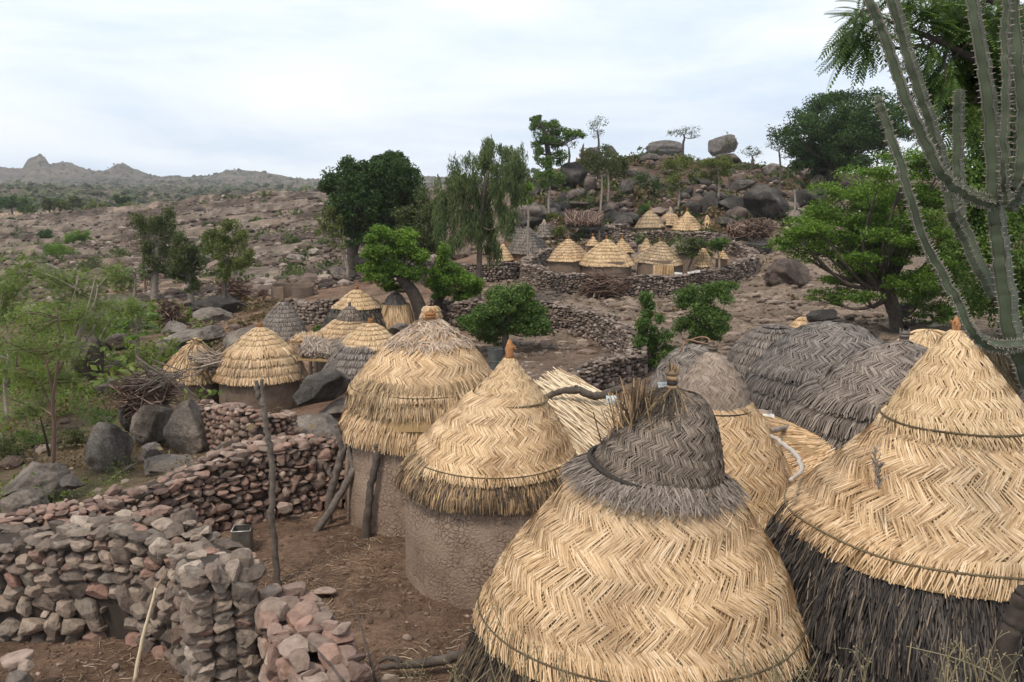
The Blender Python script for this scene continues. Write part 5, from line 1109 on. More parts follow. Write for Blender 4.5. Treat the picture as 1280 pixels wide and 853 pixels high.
def thin_tree(label, base, top, clumps, leaf, seed, n, bark=BARKP, **k):
    tree(label, base, [(base[0], base[1], 1.5), ((base[0] + top[0]) / 2 + 1, (base[1] + top[1]) / 2, 1.3), (top[0], top[1], 1)], clumps, leaf, bark, seed, group='thin trees on the rocky hill', n=int(n * 1.7), ln=k.pop('ln', .16), wd=.075, k=6, f=.6, **k)
thin_tree('thin tree with a pale trunk and a wide olive crown, left of a close pair', (751, 258), (752, 215), [(738, 200, 14, 10), (755, 195, 16, 10), (762, 208, 12, 10), (742, 212, 12, 8)], LOLIVE, 57, 1700, Y=60)
thin_tree('thin tree with a pale trunk, right of a close pair', (760, 252), (760, 212), [(768, 205, 12, 10), (775, 215, 10, 10), (765, 220, 8, 8), (780, 205, 8, 8)], LOLIVE, 58, 1100, Y=62)
thin_tree('thin leafy tree above the pink-topped upper hut', (848, 262), (848, 215), [(838, 208, 12, 8), (855, 205, 14, 8), (848, 222, 14, 10), (862, 215, 10, 8), (845, 238, 10, 8)], LYEL, 59, 1700, Y=60)
thin_tree('thin leafy tree below the balanced boulder', (897, 258), (898, 215), [(885, 208, 12, 9), (902, 204, 14, 9), (912, 212, 12, 9), (895, 222, 14, 8), (880, 222, 8, 7)], LYEL, 60, 1700, Y=61)
thin_tree('thin pale trunk with a few leaves in front of the grey hut roofs', (660, 290), (659, 250), [(652, 240, 10, 7), (664, 236, 10, 7), (660, 250, 8, 6)], LBRIGHT, 61, 700, Y=48)
thin_tree('thin leafless tree in front of the great sloping slab', (993, 268), (993, 238), [(990, 232, 6, 5), (997, 235, 5, 4)], LDRY, 62, 60, Y=51, style='sparse')
thin_tree('thin tree with dark leaves left of the huge black boulder', (686, 250), (687, 228), [(676, 222, 12, 7), (692, 220, 12, 7), (700, 226, 8, 6), (684, 232, 10, 6)], LMID, 63, 1200, Y=60)
thin_tree('slender tree with a tuft of leaves inside the walled compound', (899, 338), (897, 312), [(893, 304, 10, 6), (904, 303, 8, 5), (898, 312, 8, 5)], LMID, 64, 700, Y=42.5)
thin_tree('small grey-leaved tree leaning against the grey dome hut', (860, 338), (866, 318), [(858, 308, 12, 7), (872, 306, 12, 7), (866, 316, 10, 6)], LOLIVE, 65, 700, Y=43, bark=BARK)
for i, (lb, b, t, cl) in enumerate([('bare tree standing on the skyline beside the dark blocks', (748, 190), (747, 165), [(742, 158, 8, 7), (752, 152, 8, 7), (748, 168, 9, 6)]), ('bare twiggy bush on the summit boulder', (854, 180), (855, 168), [(845, 166, 12, 6), (862, 162, 12, 7), (870, 170, 8, 5)]), ('bare tree between the balanced boulder and the dark round tree', (975, 225), (974, 190), [(965, 165, 10, 10), (975, 178, 12, 12), (985, 195, 8, 8), (960, 180, 6, 6)]),
        ('small bare bush on the skyline right of the balanced boulder', (940, 205), (940, 195), [(934, 190, 9, 6), (946, 192, 8, 6)]), ('bare thin tree in front of the balanced boulder', (911, 235), (910, 200), [(904, 185, 7, 9), (915, 180, 8, 9), (910, 172, 6, 6)]), ('bare thin tree under the level branch of the crooked tree', (711, 205), (711, 185), [(706, 178, 6, 6), (716, 180, 6, 6)])]):
    thin_tree(lb, b, t, cl, LOLIVE if i != 2 else LDRY, 70 + i, [160, 220, 60, 160, 50, 60][i], BARK, Y=[74, 79, 66, 76, 66, 69][i], style='sparse', twigs=12, ln=.18)
for i, (lb, px, py, h) in enumerate([('upright tree in the row beyond the tan terrace, by the left edge', -2, 262, 20), ('round crowned tree beyond the tan terrace, nearest its edge', 30, 268, 22), ('dark tree in the row beyond the tan terrace', 15, 262, 16), ('spreading pale tree at the right end of the row', 75, 265, 16), ('bright green tree at the right end of the tan terrace', 115, 268, 16), ('small yellow-green tree right of the terrace row', 133, 266, 12), ('dark tree at the far right of the terrace row', 153, 258, 14), ('olive tree in the terrace row behind the others', 62, 262, 14), ('grey-green tree in the middle of the terrace row', 90, 262, 16)]):
    rr = np.random.RandomState(500 + i); Yq = 205 + rr.uniform(-10, 25); cs = [(px + rr.uniform(-.5, .5) * h, py - h * rr.uniform(.15, .75), h * .36, h * .26) for _ in range(6)]
    tree(lb, (px, py), [(px, py, .9), (px, py - h * .35, .8), (px, py - h * .6, .6)], cs, [LDARK, LMID, LDARK, LYEL, LYEL, LYEL, LDARK, LOLIVE, LOLIVE][i], BARKD, 500 + i, 'tree', 'tree', 'trees in a row beyond the tan terrace', 1300, .55, .35, .7, k=6, Y=Yq, grow=1.3)
# ------------------------------------------------------------------ the far compounds
def far_hut(label, cx, apex, eave, hw, Y, base=None, wall_hw=None, mat=STRAW, wmat=MUDF, seed=1, group='huts of the walled compound', n=6, cone=False, tip=True, cap=None, name='thatched_hut', cat='hut', rough=False):
    if mat is STRAW: mat = [STRAW, AGED, STRAW2, STRAW][seed * 7 % 4]
    h = eave - apex; under = UNDERD if mat in (GREY, BLACKS) else UNDER
    pr = [(apex, .6), (apex + h * .22, hw * (.2 if cone else .3)), (apex + h * .55, hw * (.55 if cone else .68)), (eave, hw)]
    if cap: ts = [T([(apex, .5), (apex + h * cap[0] * .5, hw * cap[0] * .5), (apex + h * cap[0], hw * cap[0])], cap[1], 'rings', n=2, step=.02, w=.05), T([(apex + h * cap[0] * .7, hw * cap[0] * .8), (apex + h * .6, hw * .68), (eave, hw)], mat, 'rings', name='roof_mat', n=n, step=.05, w=.04, under=under, wob=.03)]
    elif rough: ts = [T(pr, mat, 'thatch', name='roof_mat', rows=4, ln=.5, w=.04, jit=.12, over=.06, shag=.04, under=under)]
    else: ts = [T(pr, mat, 'rings', name='roof_mat', n=n + seed % 3, step=.045, w=.03, under=under, wob=.045, tilt=((seed * 37 % 10 - 5) * .014, (seed * 53 % 10 - 5) * .014))]
    return hut(label, cx, Y, ts, (base, wall_hw or hw * .92, wmat) if base else None, seed, cat, group, name, (apex + .5, 3.5, 1.1, RUST, 'stub') if tip else None, True)
fh = far_hut
c1 = fh('left yellow hut of the three in front of the walled compound', 711, 299, 325, 25, 44.5, 346, 23.5, seed=101, n=7)
c2 = fh('middle yellow hut of the three in front of the walled compound', 758, 299, 330, 31, 43.6, 349, 29, seed=102, n=8)
c4 = fh('right yellow hut with a reed door mat, front of the walled compound', 825, 302, 328, 28, 43.6, 348, 27, seed=103, n=7)
fh('pointed yellow roof between the middle and right front huts of the compound', 778, 298, 316, 14, 46.5, 346, 11, seed=104, n=5, cone=True)
fh('small yellow cone roof behind the right front hut of the compound', 808, 298, 313, 8.5, 50, 322, 6, seed=105, n=4, cone=True, tip=False)
fh('tiny yellow cone roof behind the middle front hut of the compound', 741, 296, 307, 8, 50, 318, 6, seed=106, n=3, cone=True)
fh('greenish grey domed hut right of the front yellow huts', 862, 299, 316, 16, 46, 333, 13, mat=GREY, seed=107, n=5, tip=False)
fh('tall yellow cone granary beside the small green bush', 879, 305, 333, 12, 43.5, 343, 8, seed=108, n=8, cone=True, tip=False, cat='granary', name='granary')
fh('small brown granary with a yellow cone lid, right end of the compound', 902, 313, 323, 8, 43.5, 340, 7, wmat=MUDR, seed=109, n=3, cone=True, tip=False, cat='granary', name='granary')
fh('pinkish roof edge between the right front hut and the domed hut', 846, 302, 314, 9, 48, 322, 7, mat=PINKG, seed=110, n=3, tip=False)
gU = 'huts on the upper terrace'
fh('widest yellow hut of the upper terrace, standing at its left end', 813, 263, 284, 18.5, 56, 300, 17, seed=111, n=5, group=gU)
fh('pink-topped hut at the back of the upper terrace', 838, 258, 281, 12.5, 58.5, 298, 9, mat=STRAW, seed=112, n=5, group=gU, cap=(.6, PINKG), tip=False)
fh('yellow hut with a pale little cap, middle of the upper terrace', 859, 264, 287, 18, 55.5, 302, 14.5, seed=113, group=gU, cap=(.35, STRAW2), rough=False)
fh('yellow cone roof without visible walls, right end of the upper terrace', 885, 269, 292, 10.5, 56, 300, 8, mat=STRAW, seed=114, n=4, group=gU, cone=True, tip=False)
gW = 'grey huts beside the drooping tree'
fh('large grey ringed hut with a reddish wall, beside the drooping tree', 659, 283, 315, 25.5, 50, 334, 22, mat=GREY, wmat=MUDR, seed=115, n=9, group=gW, tip=False)
fh('grey hut with a pale cone tip, behind the large grey ringed hut on its left', 643, 274, 297, 14, 54, 318, 12, mat=GREY, wmat=MUDR, seed=116, n=6, group=gW, cap=(.3, STRAW2))
fh('grey roof with a pale tip rising behind the large grey ringed hut', 680, 274, 296, 11, 54, 318, 9, mat=GREY, seed=117, n=5, group=gW, cap=(.35, PINKG), tip=False)
fh('small tan ringed cone at the left foot of the large grey ringed hut', 629, 305, 325, 13, 49, 336, 9, mat=STRAW, seed=118, n=5, group=gW, cone=True, tip=False)
# doorways of the front huts
def panel(root, cx, py0, py1, hw, Y, mat, name, rng=np.random.RandomState(1), fn=60):
    s_ = mpp(py1, Y); n = fn; a = P(cx - hw, py1, Y); b = P(cx + hw, py1, Y); h = (py1 - py0) * s_; x = np.sort(rng.uniform(0, 1, n))[:, None]; A = a * (1 - x) + b * x; A[:, 1] += rng.uniform(-.01, .01, n); mb = MB()
    sticks(mb, A, A + (0, 0, h), .03, .025, rng, .01); V = [a + (0, .04, 0), b + (0, .04, 0), b + (0, .04, h), a + (0, .04, h)]; V += [v + (0, .05, 0) for v in V]
    mb.add(V, [[0, 1, 2, 3], [7, 6, 5, 4], [0, 4, 5, 1], [3, 2, 6, 7], [0, 3, 7, 4], [1, 5, 6, 2]]); return mb.build(name, mat, root)
panel(c4, 829, 332, 347, 12.5, 42.45, STRAW, 'door_mat')
DARKH = plain('dark_gap', (.012, .011, .01), .9)
def shelter(label, pts4, Y4, mat, seed, n=260, name='straw_shelter', cat='shelter', w=.012, posts=True, group=None, jit=.06, zig=False, thick=.06, long=1.0, under=UNDER):
    """a nearly flat roof of loose stalks on short posts; four photo corners, each with its distance"""
    rng = np.random.RandomState(seed); c = [P(a, b, y) for (a, b), y in zip(pts4, Y4)]; m = sum(c) / 4; base = (m[0], m[1], H(m[0], m[1])); root = thing(name, label, cat, base, group)
    mb = MB(); bl = lambda u, v: (c[0] * (1 - u) + c[1] * u) * (1 - v) + (c[3] * (1 - u) + c[2] * u) * v
    u = rng.uniform(0, 1, n)[:, None]; v = rng.uniform(0, .5, n)[:, None]; l = rng.uniform(.35, .7, n)[:, None] * long; d = rng.normal(0, jit, n)[:, None]
    A = bl(u, v * .9) ; B = bl(np.clip(u + d, -.05, 1.05), np.clip(v + l, 0, 1.08)); A[:, 2] += rng.uniform(0, thick, n); B[:, 2] += rng.uniform(0, thick, n)
    if zig:
        k = rng.rand(n) < .5; sg = np.where(k, 1, -1)[:, None]; u = rng.uniform(0, 1, n)[:, None]; v = (rng.randint(0, 7, n) / 7.)[:, None]; A = bl(u, v); B = bl(u + .12 * sg, np.minimum(v + .22, 1.04)); A[:, 2] += rng.uniform(0, thick, n); B[:, 2] += rng.uniform(0, thick, n)
    sticks(mb, A, B, w, w * .6, rng, .02)
    e = (0, 0, -.03); lo = [q + np.array(e) for q in c]; lo2 = [q + np.array((0, 0, -.07)) for q in c]; mb.add(lo + lo2, [[0, 1, 2, 3], [7, 6, 5, 4], [0, 4, 5, 1], [1, 5, 6, 2], [2, 6, 7, 3], [3, 7, 4, 0]], 1)
    mb.build('roof_mat', [mat, under], root)
    if posts:
        for q in c:
            q = q * .88 + m * .12; pm = MB(); b = np.array((q[0], q[1], H(q[0], q[1]) - .15)); tube(pm, catmull([b, (b + q) / 2 + rng.normal(0, .03, 3), q - (0, 0, .05)], 4), .05, 7); pm.build('post', WOODD, root)
    return root
shelter('platform of loose pale reeds between the two plaited straw huts', [(698, 462), (640, 496), (742, 590), (806, 532)], [13.8, 12.3, 10.6, 12.0], REED, 1, 520, jit=.12, w=.011, thick=.1, long=1.3)
shelter('low flat straw shelter with a curved white stick on it, between the huts', [(1010, 540), (1062, 578), (1000, 640), (938, 517)], [12.4, 9.9, 9.3, 12.6], STRAW, 2, 1500, jit=.05, w=.008)
def on_flat(px, py, lift=.05):
    a, b, c = P(1010, 540, 12.4), P(1062, 578, 9.9), P(938, 517, 12.6); n = np.cross(b - a, c - a); d = np.array(dirv(px, py)); o = np.array((0, 0, CZ)); t = ((a - o) @ n) / (d @ n); q = o + d * t; return q[1] - lift * 2

shelter('pale straw awning at the right edge below the cactus', [(1240, 470), (1290, 480), (1290, 440), (1248, 440)], [9.7, 9.7, 11, 11], STRAW2, 4, 260, jit=.1)
shelter('sagging straw awning between the yellow stepped hut and the black boulder', [(372, 448), (418, 450), (428, 428), (385, 424)], [23.6, 23.6, 25.4, 25.4], PINKG, 5, 420, jit=.35, w=.016, thick=.16)
shelter('flat straw roof behind the sagging awning', [(362, 428), (398, 428), (402, 416), (372, 418)], [25.6, 25.6, 27.4, 27.4], STRAW, 6, 300, jit=.1, w=.016)
shelter('thatched awning over the black cleft rock on the hillside', [(708, 284), (752, 284), (752, 268), (708, 266)], [53, 53, 55.2, 55.2], TWIG, 7, 420, jit=.12, w=.035, thick=.25, under=UNDERD)
shelter('brown thatch slab on the boulders at the right end of the hill compound', [(906, 300), (964, 300), (960, 284), (915, 284)], [51.5, 51.5, 53.2, 53.2], TWIG, 8, 420, jit=.5, w=.03, thick=.5, under=UNDERD)

# ------------------------------------------------------------------ heaps of sticks and brushwood
def heap(label, cx, cy, hw, hh, Y, n, mat, seed, name='stick_heap', ang=0., spread=.5, r=.012, ln=1.0, cat='brushwood', group=None):
    rng = np.random.RandomState(seed); c = P(cx, cy, Y); s_ = mpp(cy, Y); R3 = np.array((hw, hw * .7, hh)) * s_
    v = unit(rng.normal(size=(n, 3))) * (rng.rand(n, 1) ** .4); m = c + v * R3 * (.7, .8, .9); a = ang + rng.normal(0, spread, n); el = rng.normal(0, .35, n) - .25 * v[:, 2]
    d = np.stack([np.cos(a) * np.cos(el), np.sin(a) * np.cos(el) * .8, np.sin(el)], 1) * (hw * s_ * ln * rng.uniform(.3, .75, n))[:, None]; mb = MB()
    sticks(mb, m - d, m + d, r * rng.uniform(.6, 1.5, n), r * rng.uniform(.3, .8, n), rng, .06)
    g = (c[0], c[1], c[2] - hh * s_); return tag(mb.build(name, mat, None, g), label, cat, group)
heap('big tangled heap of brushwood on the boulders left of the leaning thatch hut', 184, 492, 46, 27, 21.0, 520, TWIG, 1, ang=.25, spread=.9, r=.016, ln=.8)
heap('handful of long bare sticks lying over the big brushwood heap', 208, 472, 46, 5, 20.6, 26, WOODD, 2, ang=-.12, spread=.25, r=.018, ln=1.3, name='stick_bundle')
heap('heap of dark twigs on the long black boulder behind the slim trees', 292, 364, 22, 15, None or 46.5, 330, TWIG, 3, ang=.1, spread=.7, r=.025)
heap('dark brushwood in the shade behind the pawpaw tree', 212, 390, 17, 16, 41, 260, TWIG, 4, ang=1.2, spread=.7, r=.022)
heap('low pile of reddish sticks on the slope above the whaleback rock', 257, 408, 20, 4, 38, 80, TWIG, 5, ang=.1, spread=.3, r=.022)
heap('reddish brown brushwood pile leaning on the front of the ring wall', 757, 358, 30, 14, 40.4, 460, TWIG, 6, ang=.0, spread=.6, r=.026)
heap('brushwood heap on the black rocks at the right of the compound', 948, 287, 22, 10, 50.5, 300, TWIG, 7, ang=.3, spread=.9, r=.03)
heap('grey crooked branches lying above the granaries of the compound', 902, 302, 16, 7, 48.5, 60, WOODD, 8, ang=-.4, spread=.7, r=.035)
heap('bundle of loose reeds jutting out from under the eave of the capped hut', 527, 530, 25, 15, 12.2, 100, REED, 9, ang=.12, spread=.12, r=.013, ln=1.3, name='reed_bundle', cat='reeds')
heap('sheaf of long stalks tied between the leaning thatch and the yellow stepped hut', 268, 452, 26, 12, 23.6, 140, PINKG, 10, ang=.35, spread=.2, r=.018, ln=1.2, name='stalk_sheaf', cat='stalks')
heap('dry twigs heaped under the cactus beside the brown cone roof', 1268, 448, 18, 14, 10.5, 90, TWIG, 11, ang=.6, spread=.8, r=.012)
# ------------------------------------------------------------------ posts, branches, household things
def branch(label, lines, mat=WOODD, seed=1, name='forked_post', cat='post', group=None, foot=True, wig=.02):
    """lines: photo polylines (px, py, half width, distance)"""
    rng = np.random.RandomState(seed); mb = MB(); b0 = None
    for ln in lines:
        p = np.array([P(a, b, y) for a, b, w, y in ln]); r = np.array([w * mpp(b, y) for a, b, w, y in ln])
        if b0 is None:
            b0 = p[0].copy()
            if foot: p[0][2] = min(p[0][2], H(p[0][0], p[0][1]) - .08)
        q = catmull(p, 6); q[1:-1] += rng.normal(0, wig * .25, (len(q) - 2, 3)); rr = np.interp(np.linspace(0, 1, len(q)), np.linspace(0, 1, len(r)), r) * rng.uniform(.88, 1.14, len(q)); tube(mb, q, rr, 8)
    return tag(mb.build(name, mat, None, b0), label, cat, group)
branch('tall pale forked post standing alone on the soil of the yard', [[(346, 728, 4.4, 10.4), (344, 690, 4.2, 10.4), (340, 645, 4.2, 10.4), (341, 600, 3.9, 10.4), (336, 550, 3.6, 10.4), (330, 515, 3.4, 10.4), (328, 492, 2.5, 10.4), (328, 474, 2.2, 10.4)], [(329, 508, 3.1, 10.4), (322, 494, 2.9, 10.4), (320, 476, 2.4, 10.4)]], WOODD, 1, wig=.035)
branch('upright Y-shaped branch post with a broken side stub, by the hut wall', [[(409, 655, 4.6, 12.3), (413, 620, 5, 12.3), (421, 590, 5, 12.3), (428, 565, 5, 12.3), (424, 545, 4.4, 12.3), (420, 530, 3.6, 12.3)], [(427, 566, 4.4, 12.3), (437, 550, 4, 12.3), (445, 538, 3.4, 12.3)], [(415, 598, 3.6, 12.3), (409, 586, 3.2, 12.3), (405, 578, 2.4, 12.3)]], WOODD, 2)
branch('long forked branch leaning slantwise against the Y-shaped post', [[(391, 657, 5, 12.0), (412, 640, 5, 12.05), (430, 610, 4.8, 12.15), (443, 588, 4.4, 12.2), (458, 578, 3.6, 12.3), (468, 572, 2.8, 12.3)], [(442, 590, 3.6, 12.2), (438, 570, 3, 12.25), (434, 545, 2, 12.3), (432, 530, 1.4, 12.3)]], WOODD, 3)
branch('dark straight post leaning outward beside the cracked hut wall', [[(457, 673, 5, 11.75), (460, 640, 5, 11.75), (464, 605, 4.6, 11.75), (471, 575, 4.6, 11.75), (470, 555, 4, 11.75)], [(469, 580, 3.2, 11.75), (476, 568, 2.6, 11.75), (477, 560, 2, 11.75)]], BARK, 4, name='wooden_post')
branch('charred leaning post at the right end of the photo in front of the black thatch', [[(1250, 868, 15, 5.2), (1258, 820, 13, 5.2), (1268, 780, 13, 5.2), (1276, 752, 12, 5.2), (1284, 735, 9, 5.2)]], BARKD, 5, name='wooden_post')
branch('fallen grey branch lying on the yard soil left of the nearest hut', [[(474, 835, 3, 8.25), (500, 832, 5, 8.3), (530, 829, 6, 8.35), (560, 824, 7, 8.4), (582, 816, 7, 8.45)], [(500, 830, 4, 8.3), (488, 822, 3, 8.32), (474, 828, 2, 8.3)]], BARK, 6, 'fallen_branch', 'branch', foot=False)
branch('dark crooked branch lying across the platform of pale reeds', [[(683, 496, 3.4, 12.3), (700, 490, 4.2, 12.3), (722, 488, 4.6, 12.3), (740, 495, 5, 12.3), (760, 492, 5, 12.3), (778, 484, 4.4, 12.3)], [(738, 494, 3, 12.3), (726, 486, 2, 12.3), (718, 482, 1.2, 12.3)]], BARK, 7, 'crooked_branch', 'branch', foot=False)
branch('curved white peeled stick lying on the low flat straw shelter', [[(964, 545, 2.4, on_flat(964, 545)), (978, 555, 3, on_flat(978, 555)), (992, 566, 3.2, on_flat(992, 566)), (1002, 580, 3.2, on_flat(1002, 580)), (1000, 592, 3, on_flat(1000, 592)), (988, 600, 2.4, on_flat(988, 600))]], island_mat('peeled_wood', [(0, (.42, .37, .31)), (1, (.5, .44, .38))], .7), 8, 'curved_stick', 'stick', foot=False)
branch('short reddish stick at the upper end of the low flat shelter', [[(955, 542, 3, on_flat(955, 542)), (970, 538, 3.2, on_flat(970, 538)), (985, 533, 2.6, on_flat(985, 533)), (999, 529, 2, on_flat(999, 529))]], BARKP, 9, 'short_stick', 'stick', foot=False)
branch('thin pale pole bent into an open corner on the bare plot', [[(655, 453, 1.8, 25.5), (675, 454, 1.8, 25.5), (693, 455, 1.9, 25.5), (684, 463, 2, 24.6), (672, 470, 2, 23.8), (664, 471, 1.6, 23.4)]], BARKP, 10, 'bent_pole', 'pole', foot=False)
branch('pale dry stalk leaning up in front of the nearest wall', [[(168, 853, 2.6, 7.7), (178, 800, 2.2, 7.7), (190, 755, 2, 7.7), (195, 735, 1.6, 7.7)], [(195, 735, 1.2, 7.7), (203, 722, .9, 7.7), (207, 714, .6, 7.7)]], REED, 11, 'dry_stalk', 'stalk', foot=False, wig=.005)
for i, (lb, l) in enumerate([('thin brown twig standing in front of the fallen branch', [(470, 853, 2, 7.0), (460, 815, 1.6, 7.0), (448, 775, 1.2, 7.0), (440, 752, .8, 7.0)]), ('dark twig lying over the stones of the short foreground wall', [(430, 853, 2, 6.4), (412, 830, 1.8, 6.4), (395, 812, 1.4, 6.4), (385, 802, 1, 6.4)]),
        ('pale stick lying across the flat slab near the reddish wall', [(130, 605, 1.4, 18.0), (150, 592, 1.4, 18.1), (172, 578, 1.2, 18.2)]), ('forked pale stick beside the small stones at the terrace wall', [(262, 576, 1.3, 18), (272, 566, 1.3, 18.1), (282, 556, 1, 18.2)])]):
    branch(lb, [l], WOODD, 20 + i, 'dry_twig', 'twig', foot=False, wig=.005)
# dry weeds in front of the huts
WEEDM = island_mat('weed_stems', [(0, (.16, .13, .07)), (1, (.3, .26, .15))], .8)
def weeds(label, px, seed, Y, h, n=5, mat=WEEDM, group='dry weeds in front of the huts', py0=868):
    rng = np.random.RandomState(seed); mb = MB(); b = P(px, py0, Y); b[2] = max(b[2] - .1, H(b[0], b[1]) - .02) if b[2] > H(b[0], b[1]) else b[2]
    for k in range(n):
        t = P(px + rng.normal(0, 22), py0 - h * rng.uniform(.4, 1), Y + rng.uniform(-.15, .1)); m = (b + t) / 2 + rng.normal(0, .035, 3); q = catmull([b + rng.normal(0, .02, 3) * (1, 1, 0), m, t], 6); tube(mb, q, np.linspace(.0045, .0018, len(q)), 4)
        for j in range(3):
            a = q[rng.randint(5, len(q) - 1)]; e = a + rng.normal(0, 1, 3) * (.05, .03, .03) + (0, 0, .05); tube(mb, catmull([a, (a + e) / 2 + (0, 0, .01), e], 2), .0016, 3)
            V, Fc = ico(1); mb.add(V * .0055 + e, Fc)
    return tag(mb.build('dry_weed', mat, None, b), label, 'weed', group)
for i, (px, h, Y, n) in enumerate([(640, 150, 5.0, 3), (663, 110, 4.9, 3), (700, 60, 4.9, 4), (935, 60, 4.7, 4), (965, 80, 4.7, 5), (1000, 55, 4.7, 4), (1030, 45, 4.7, 4), (1080, 65, 4.7, 4), (1180, 70, 4.6, 6), (1222, 90, 4.6, 6), (1262, 55, 4.6, 5), (575, 60, 5.2, 4), (520, 55, 6.4, 4), (500, 45, 6.6, 3)]):
    weeds('dry straggling weed stems, one of several in front of the huts', px, 30 + i, Y, h, n)
def long_stem():
    mb = MB(); rng = np.random.RandomState(3); q = catmull([P(1262, 860, 4.6), P(1230, 838, 4.62), P(1190, 822, 4.62), P(1150, 812, 4.6), P(1133, 808, 4.6)], 5); tube(mb, q, np.linspace(.006, .002, len(q)), 4)
    tag(mb.build('dry_weed', WEEDM, None, P(1262, 860, 4.6)), 'long arching pale weed stem in front of the black thatch', 'weed')
long_stem()
# metal can by the wall
def can():
    g = G(304, 688); mb = MB(); s_ = mpp(688, g[1]); w = 11 * s_; h = 29 * s_; V = []
    TIN = plain('dull_tin', (.2, .185, .165), .45, .6)
    root = thing('metal_can', 'dented square metal can with no lid by the reddish wall', 'can', g)
    for z, k in ((0, 1), (h * .5, 1.03), (h, 1)): V += [(x * k, y * k, z) for x, y in ((-w, -w), (-w * .9, -w * 1.04), (w * .9, -w * 1.04), (w, -w), (w, w), (-w, w))]
    V += [(x * .96, y * .96, z) for z in (h, .03) for x, y in ((-w, -w), (-w * .9, -w * 1.04), (w * .9, -w * 1.04), (w, -w), (w, w), (-w, w))]
    V = rotz(np.array(V), .12); Fc = [[l * 6 + i, l * 6 + (i + 1) % 6, l * 6 + 6 + (i + 1) % 6, l * 6 + 6 + i] for l in range(4) for i in range(6)]
    mb.add(V + g, [np.array(Fc), np.array([[0, 5, 4, 3, 2, 1]]), np.array([[24 + i for i in range(6)]])]); mb.build('can_body', TIN, root)
    mb = MB(); q = rotz(np.array([(-w, -w, h), (w, -w, h), (w, w, h), (-w, w, h), (-w, -w, h)]), .12) + g; tube(mb, q, .012, 5); mb.build('rim', plain('worn_tin', (.42, .4, .37), .4, .6), root)
    mb = MB(); q = catmull(np.array([(-w, 0, h), (-w * .6, -w * .5, h - .04), (0, -w * 1.05, h - .05), (w * .6, -w * .5, h + .0), (w, 0, h)]) + g, 5); tube(mb, q, .006, 5); mb.build('handle', ROPED, root)
can()
# drum behind the second hut
def drum():
    g = P(619, 460, 22.5); g[2] = H(g[0], g[1]); mb = MB(); s_ = mpp(440, 22.5); r = 9.5 * s_; h = 1.0; V = []; n = 32; zs = [0, .03, .33, .35, .37, .66, .68, .7, .97, 1, 1, .94]; rs = [1, 1, 1, 1.04, 1, 1, 1.04, 1, 1, 1.02, .94, .92]
    th = np.linspace(0, 2 * np.pi, n, endpoint=False)
    for z, k in zip(zs, rs): V.append(np.stack([r * k * np.cos(th), r * k * np.sin(th), np.full(n, z * h)], 1))
    i = np.arange(len(zs) - 1)[:, None] * n; j = np.arange(n)[None]; k2 = (j + 1) % n; mb.add(np.concatenate(V) + g, [np.stack([i + j, i + k2, i + n + k2, i + n + j], 2).reshape(-1, 4), np.arange(n)[None] + (len(zs) - 1) * n])
    tag(mb.build('oil_drum', plain('weathered_drum', (.1, .105, .1), .6, .2), None, g), 'dark metal drum in the shade of the spreading bush', 'drum')
drum()
# round mud pen on the slope
def pen():
    g = G(360, 378); s_ = mpp(370, g[1]); r = 27 * s_; h = .75; mb = MB(); n = 64; th = np.linspace(R(-78), R(258), n); V = []
    for rr, z in ((r, -.5), (r * 1.0, h * .9), (r * .985, h), (r * .94, h), (r * .925, h * .9), (r * .93, -.5)): V.append(np.stack([g[0] + rr * np.cos(th), g[1] + r + rr * np.sin(th), g[2] + z + .04 * np.sin(th * 3)], 1))
    i = np.arange(5)[:, None] * n; j = np.arange(n - 1)[None]; mb.add(np.concatenate(V), np.stack([i + j, i + j + 1, i + n + j + 1, i + n + j], 2).reshape(-1, 4), 0, False)
    mb.add(np.concatenate([V[k][[0]] for k in range(6)]), [[0, 1, 2, 3, 4, 5]]); mb.add(np.concatenate([V[k][[-1]] for k in range(6)]), [[5, 4, 3, 2, 1, 0]])
    tag(mb.build('mud_pen', MUDF, None, (g[0], g[1] + r, g[2])), 'low round mud-walled pen with a gap at the front, above the grey ringed roof', 'pen')
pen()
# bits of the compounds
def rag(label, px, py, hw, hh, Y, col, name, cat, seed):
    rng = np.random.RandomState(seed); c = P(px, py, Y); s_ = mpp(py, Y); n = 10; u, v = np.meshgrid(np.linspace(-1, 1, n), np.linspace(-1, 1, n), indexing='ij'); u, v = u.ravel(), v.ravel()
    z = .5 * fbm(np.stack([u * 1.5 + seed, v * 1.5, u * 0], 1), 2); V = np.stack([u * hw * s_, z * hh * s_ * .8 + v * hh * s_ * .6, v * hh * s_ * .8 + z * hh * s_ * .3], 1) + c
    i = np.arange(n - 1)[:, None] * n; j = np.arange(n - 1)[None]; f = np.stack([i + j, i + n + j, i + n + j + 1, i + j + 1], 2).reshape(-1, 4); mb = MB(); V2 = V + (0, .02, 0); mb.add(np.concatenate([V, V2]), [f, f[:, ::-1] + n * n], 0, True)
    tag(mb.build(name, plain(name, col, .85), None, c), label, cat)
rag('pale blue rag lying beside the frayed cap of the nearest hut', 765, 500, 7, 5, 11.5, (.42, .5, .52), 'rag', 'rag', 1)
rag('bluish white plastic sheet on the dark grey roof with the wire loop', 829, 481, 6.5, 3, 12.6, (.28, .32, .34), 'plastic_sheet', 'sheet', 2)
rag('crumpled grey plastic sheet at the upper end of the low flat shelter', 950, 520, 16, 8, 12.7, (.33, .28, .24), 'plastic_sheet', 'sheet', 3)
rag('white strip of plastic beside the dark gap of the grey hut', 961, 521, 7, 3, 12.5, (.62, .62, .6), 'plastic_strip', 'plastic', 4)
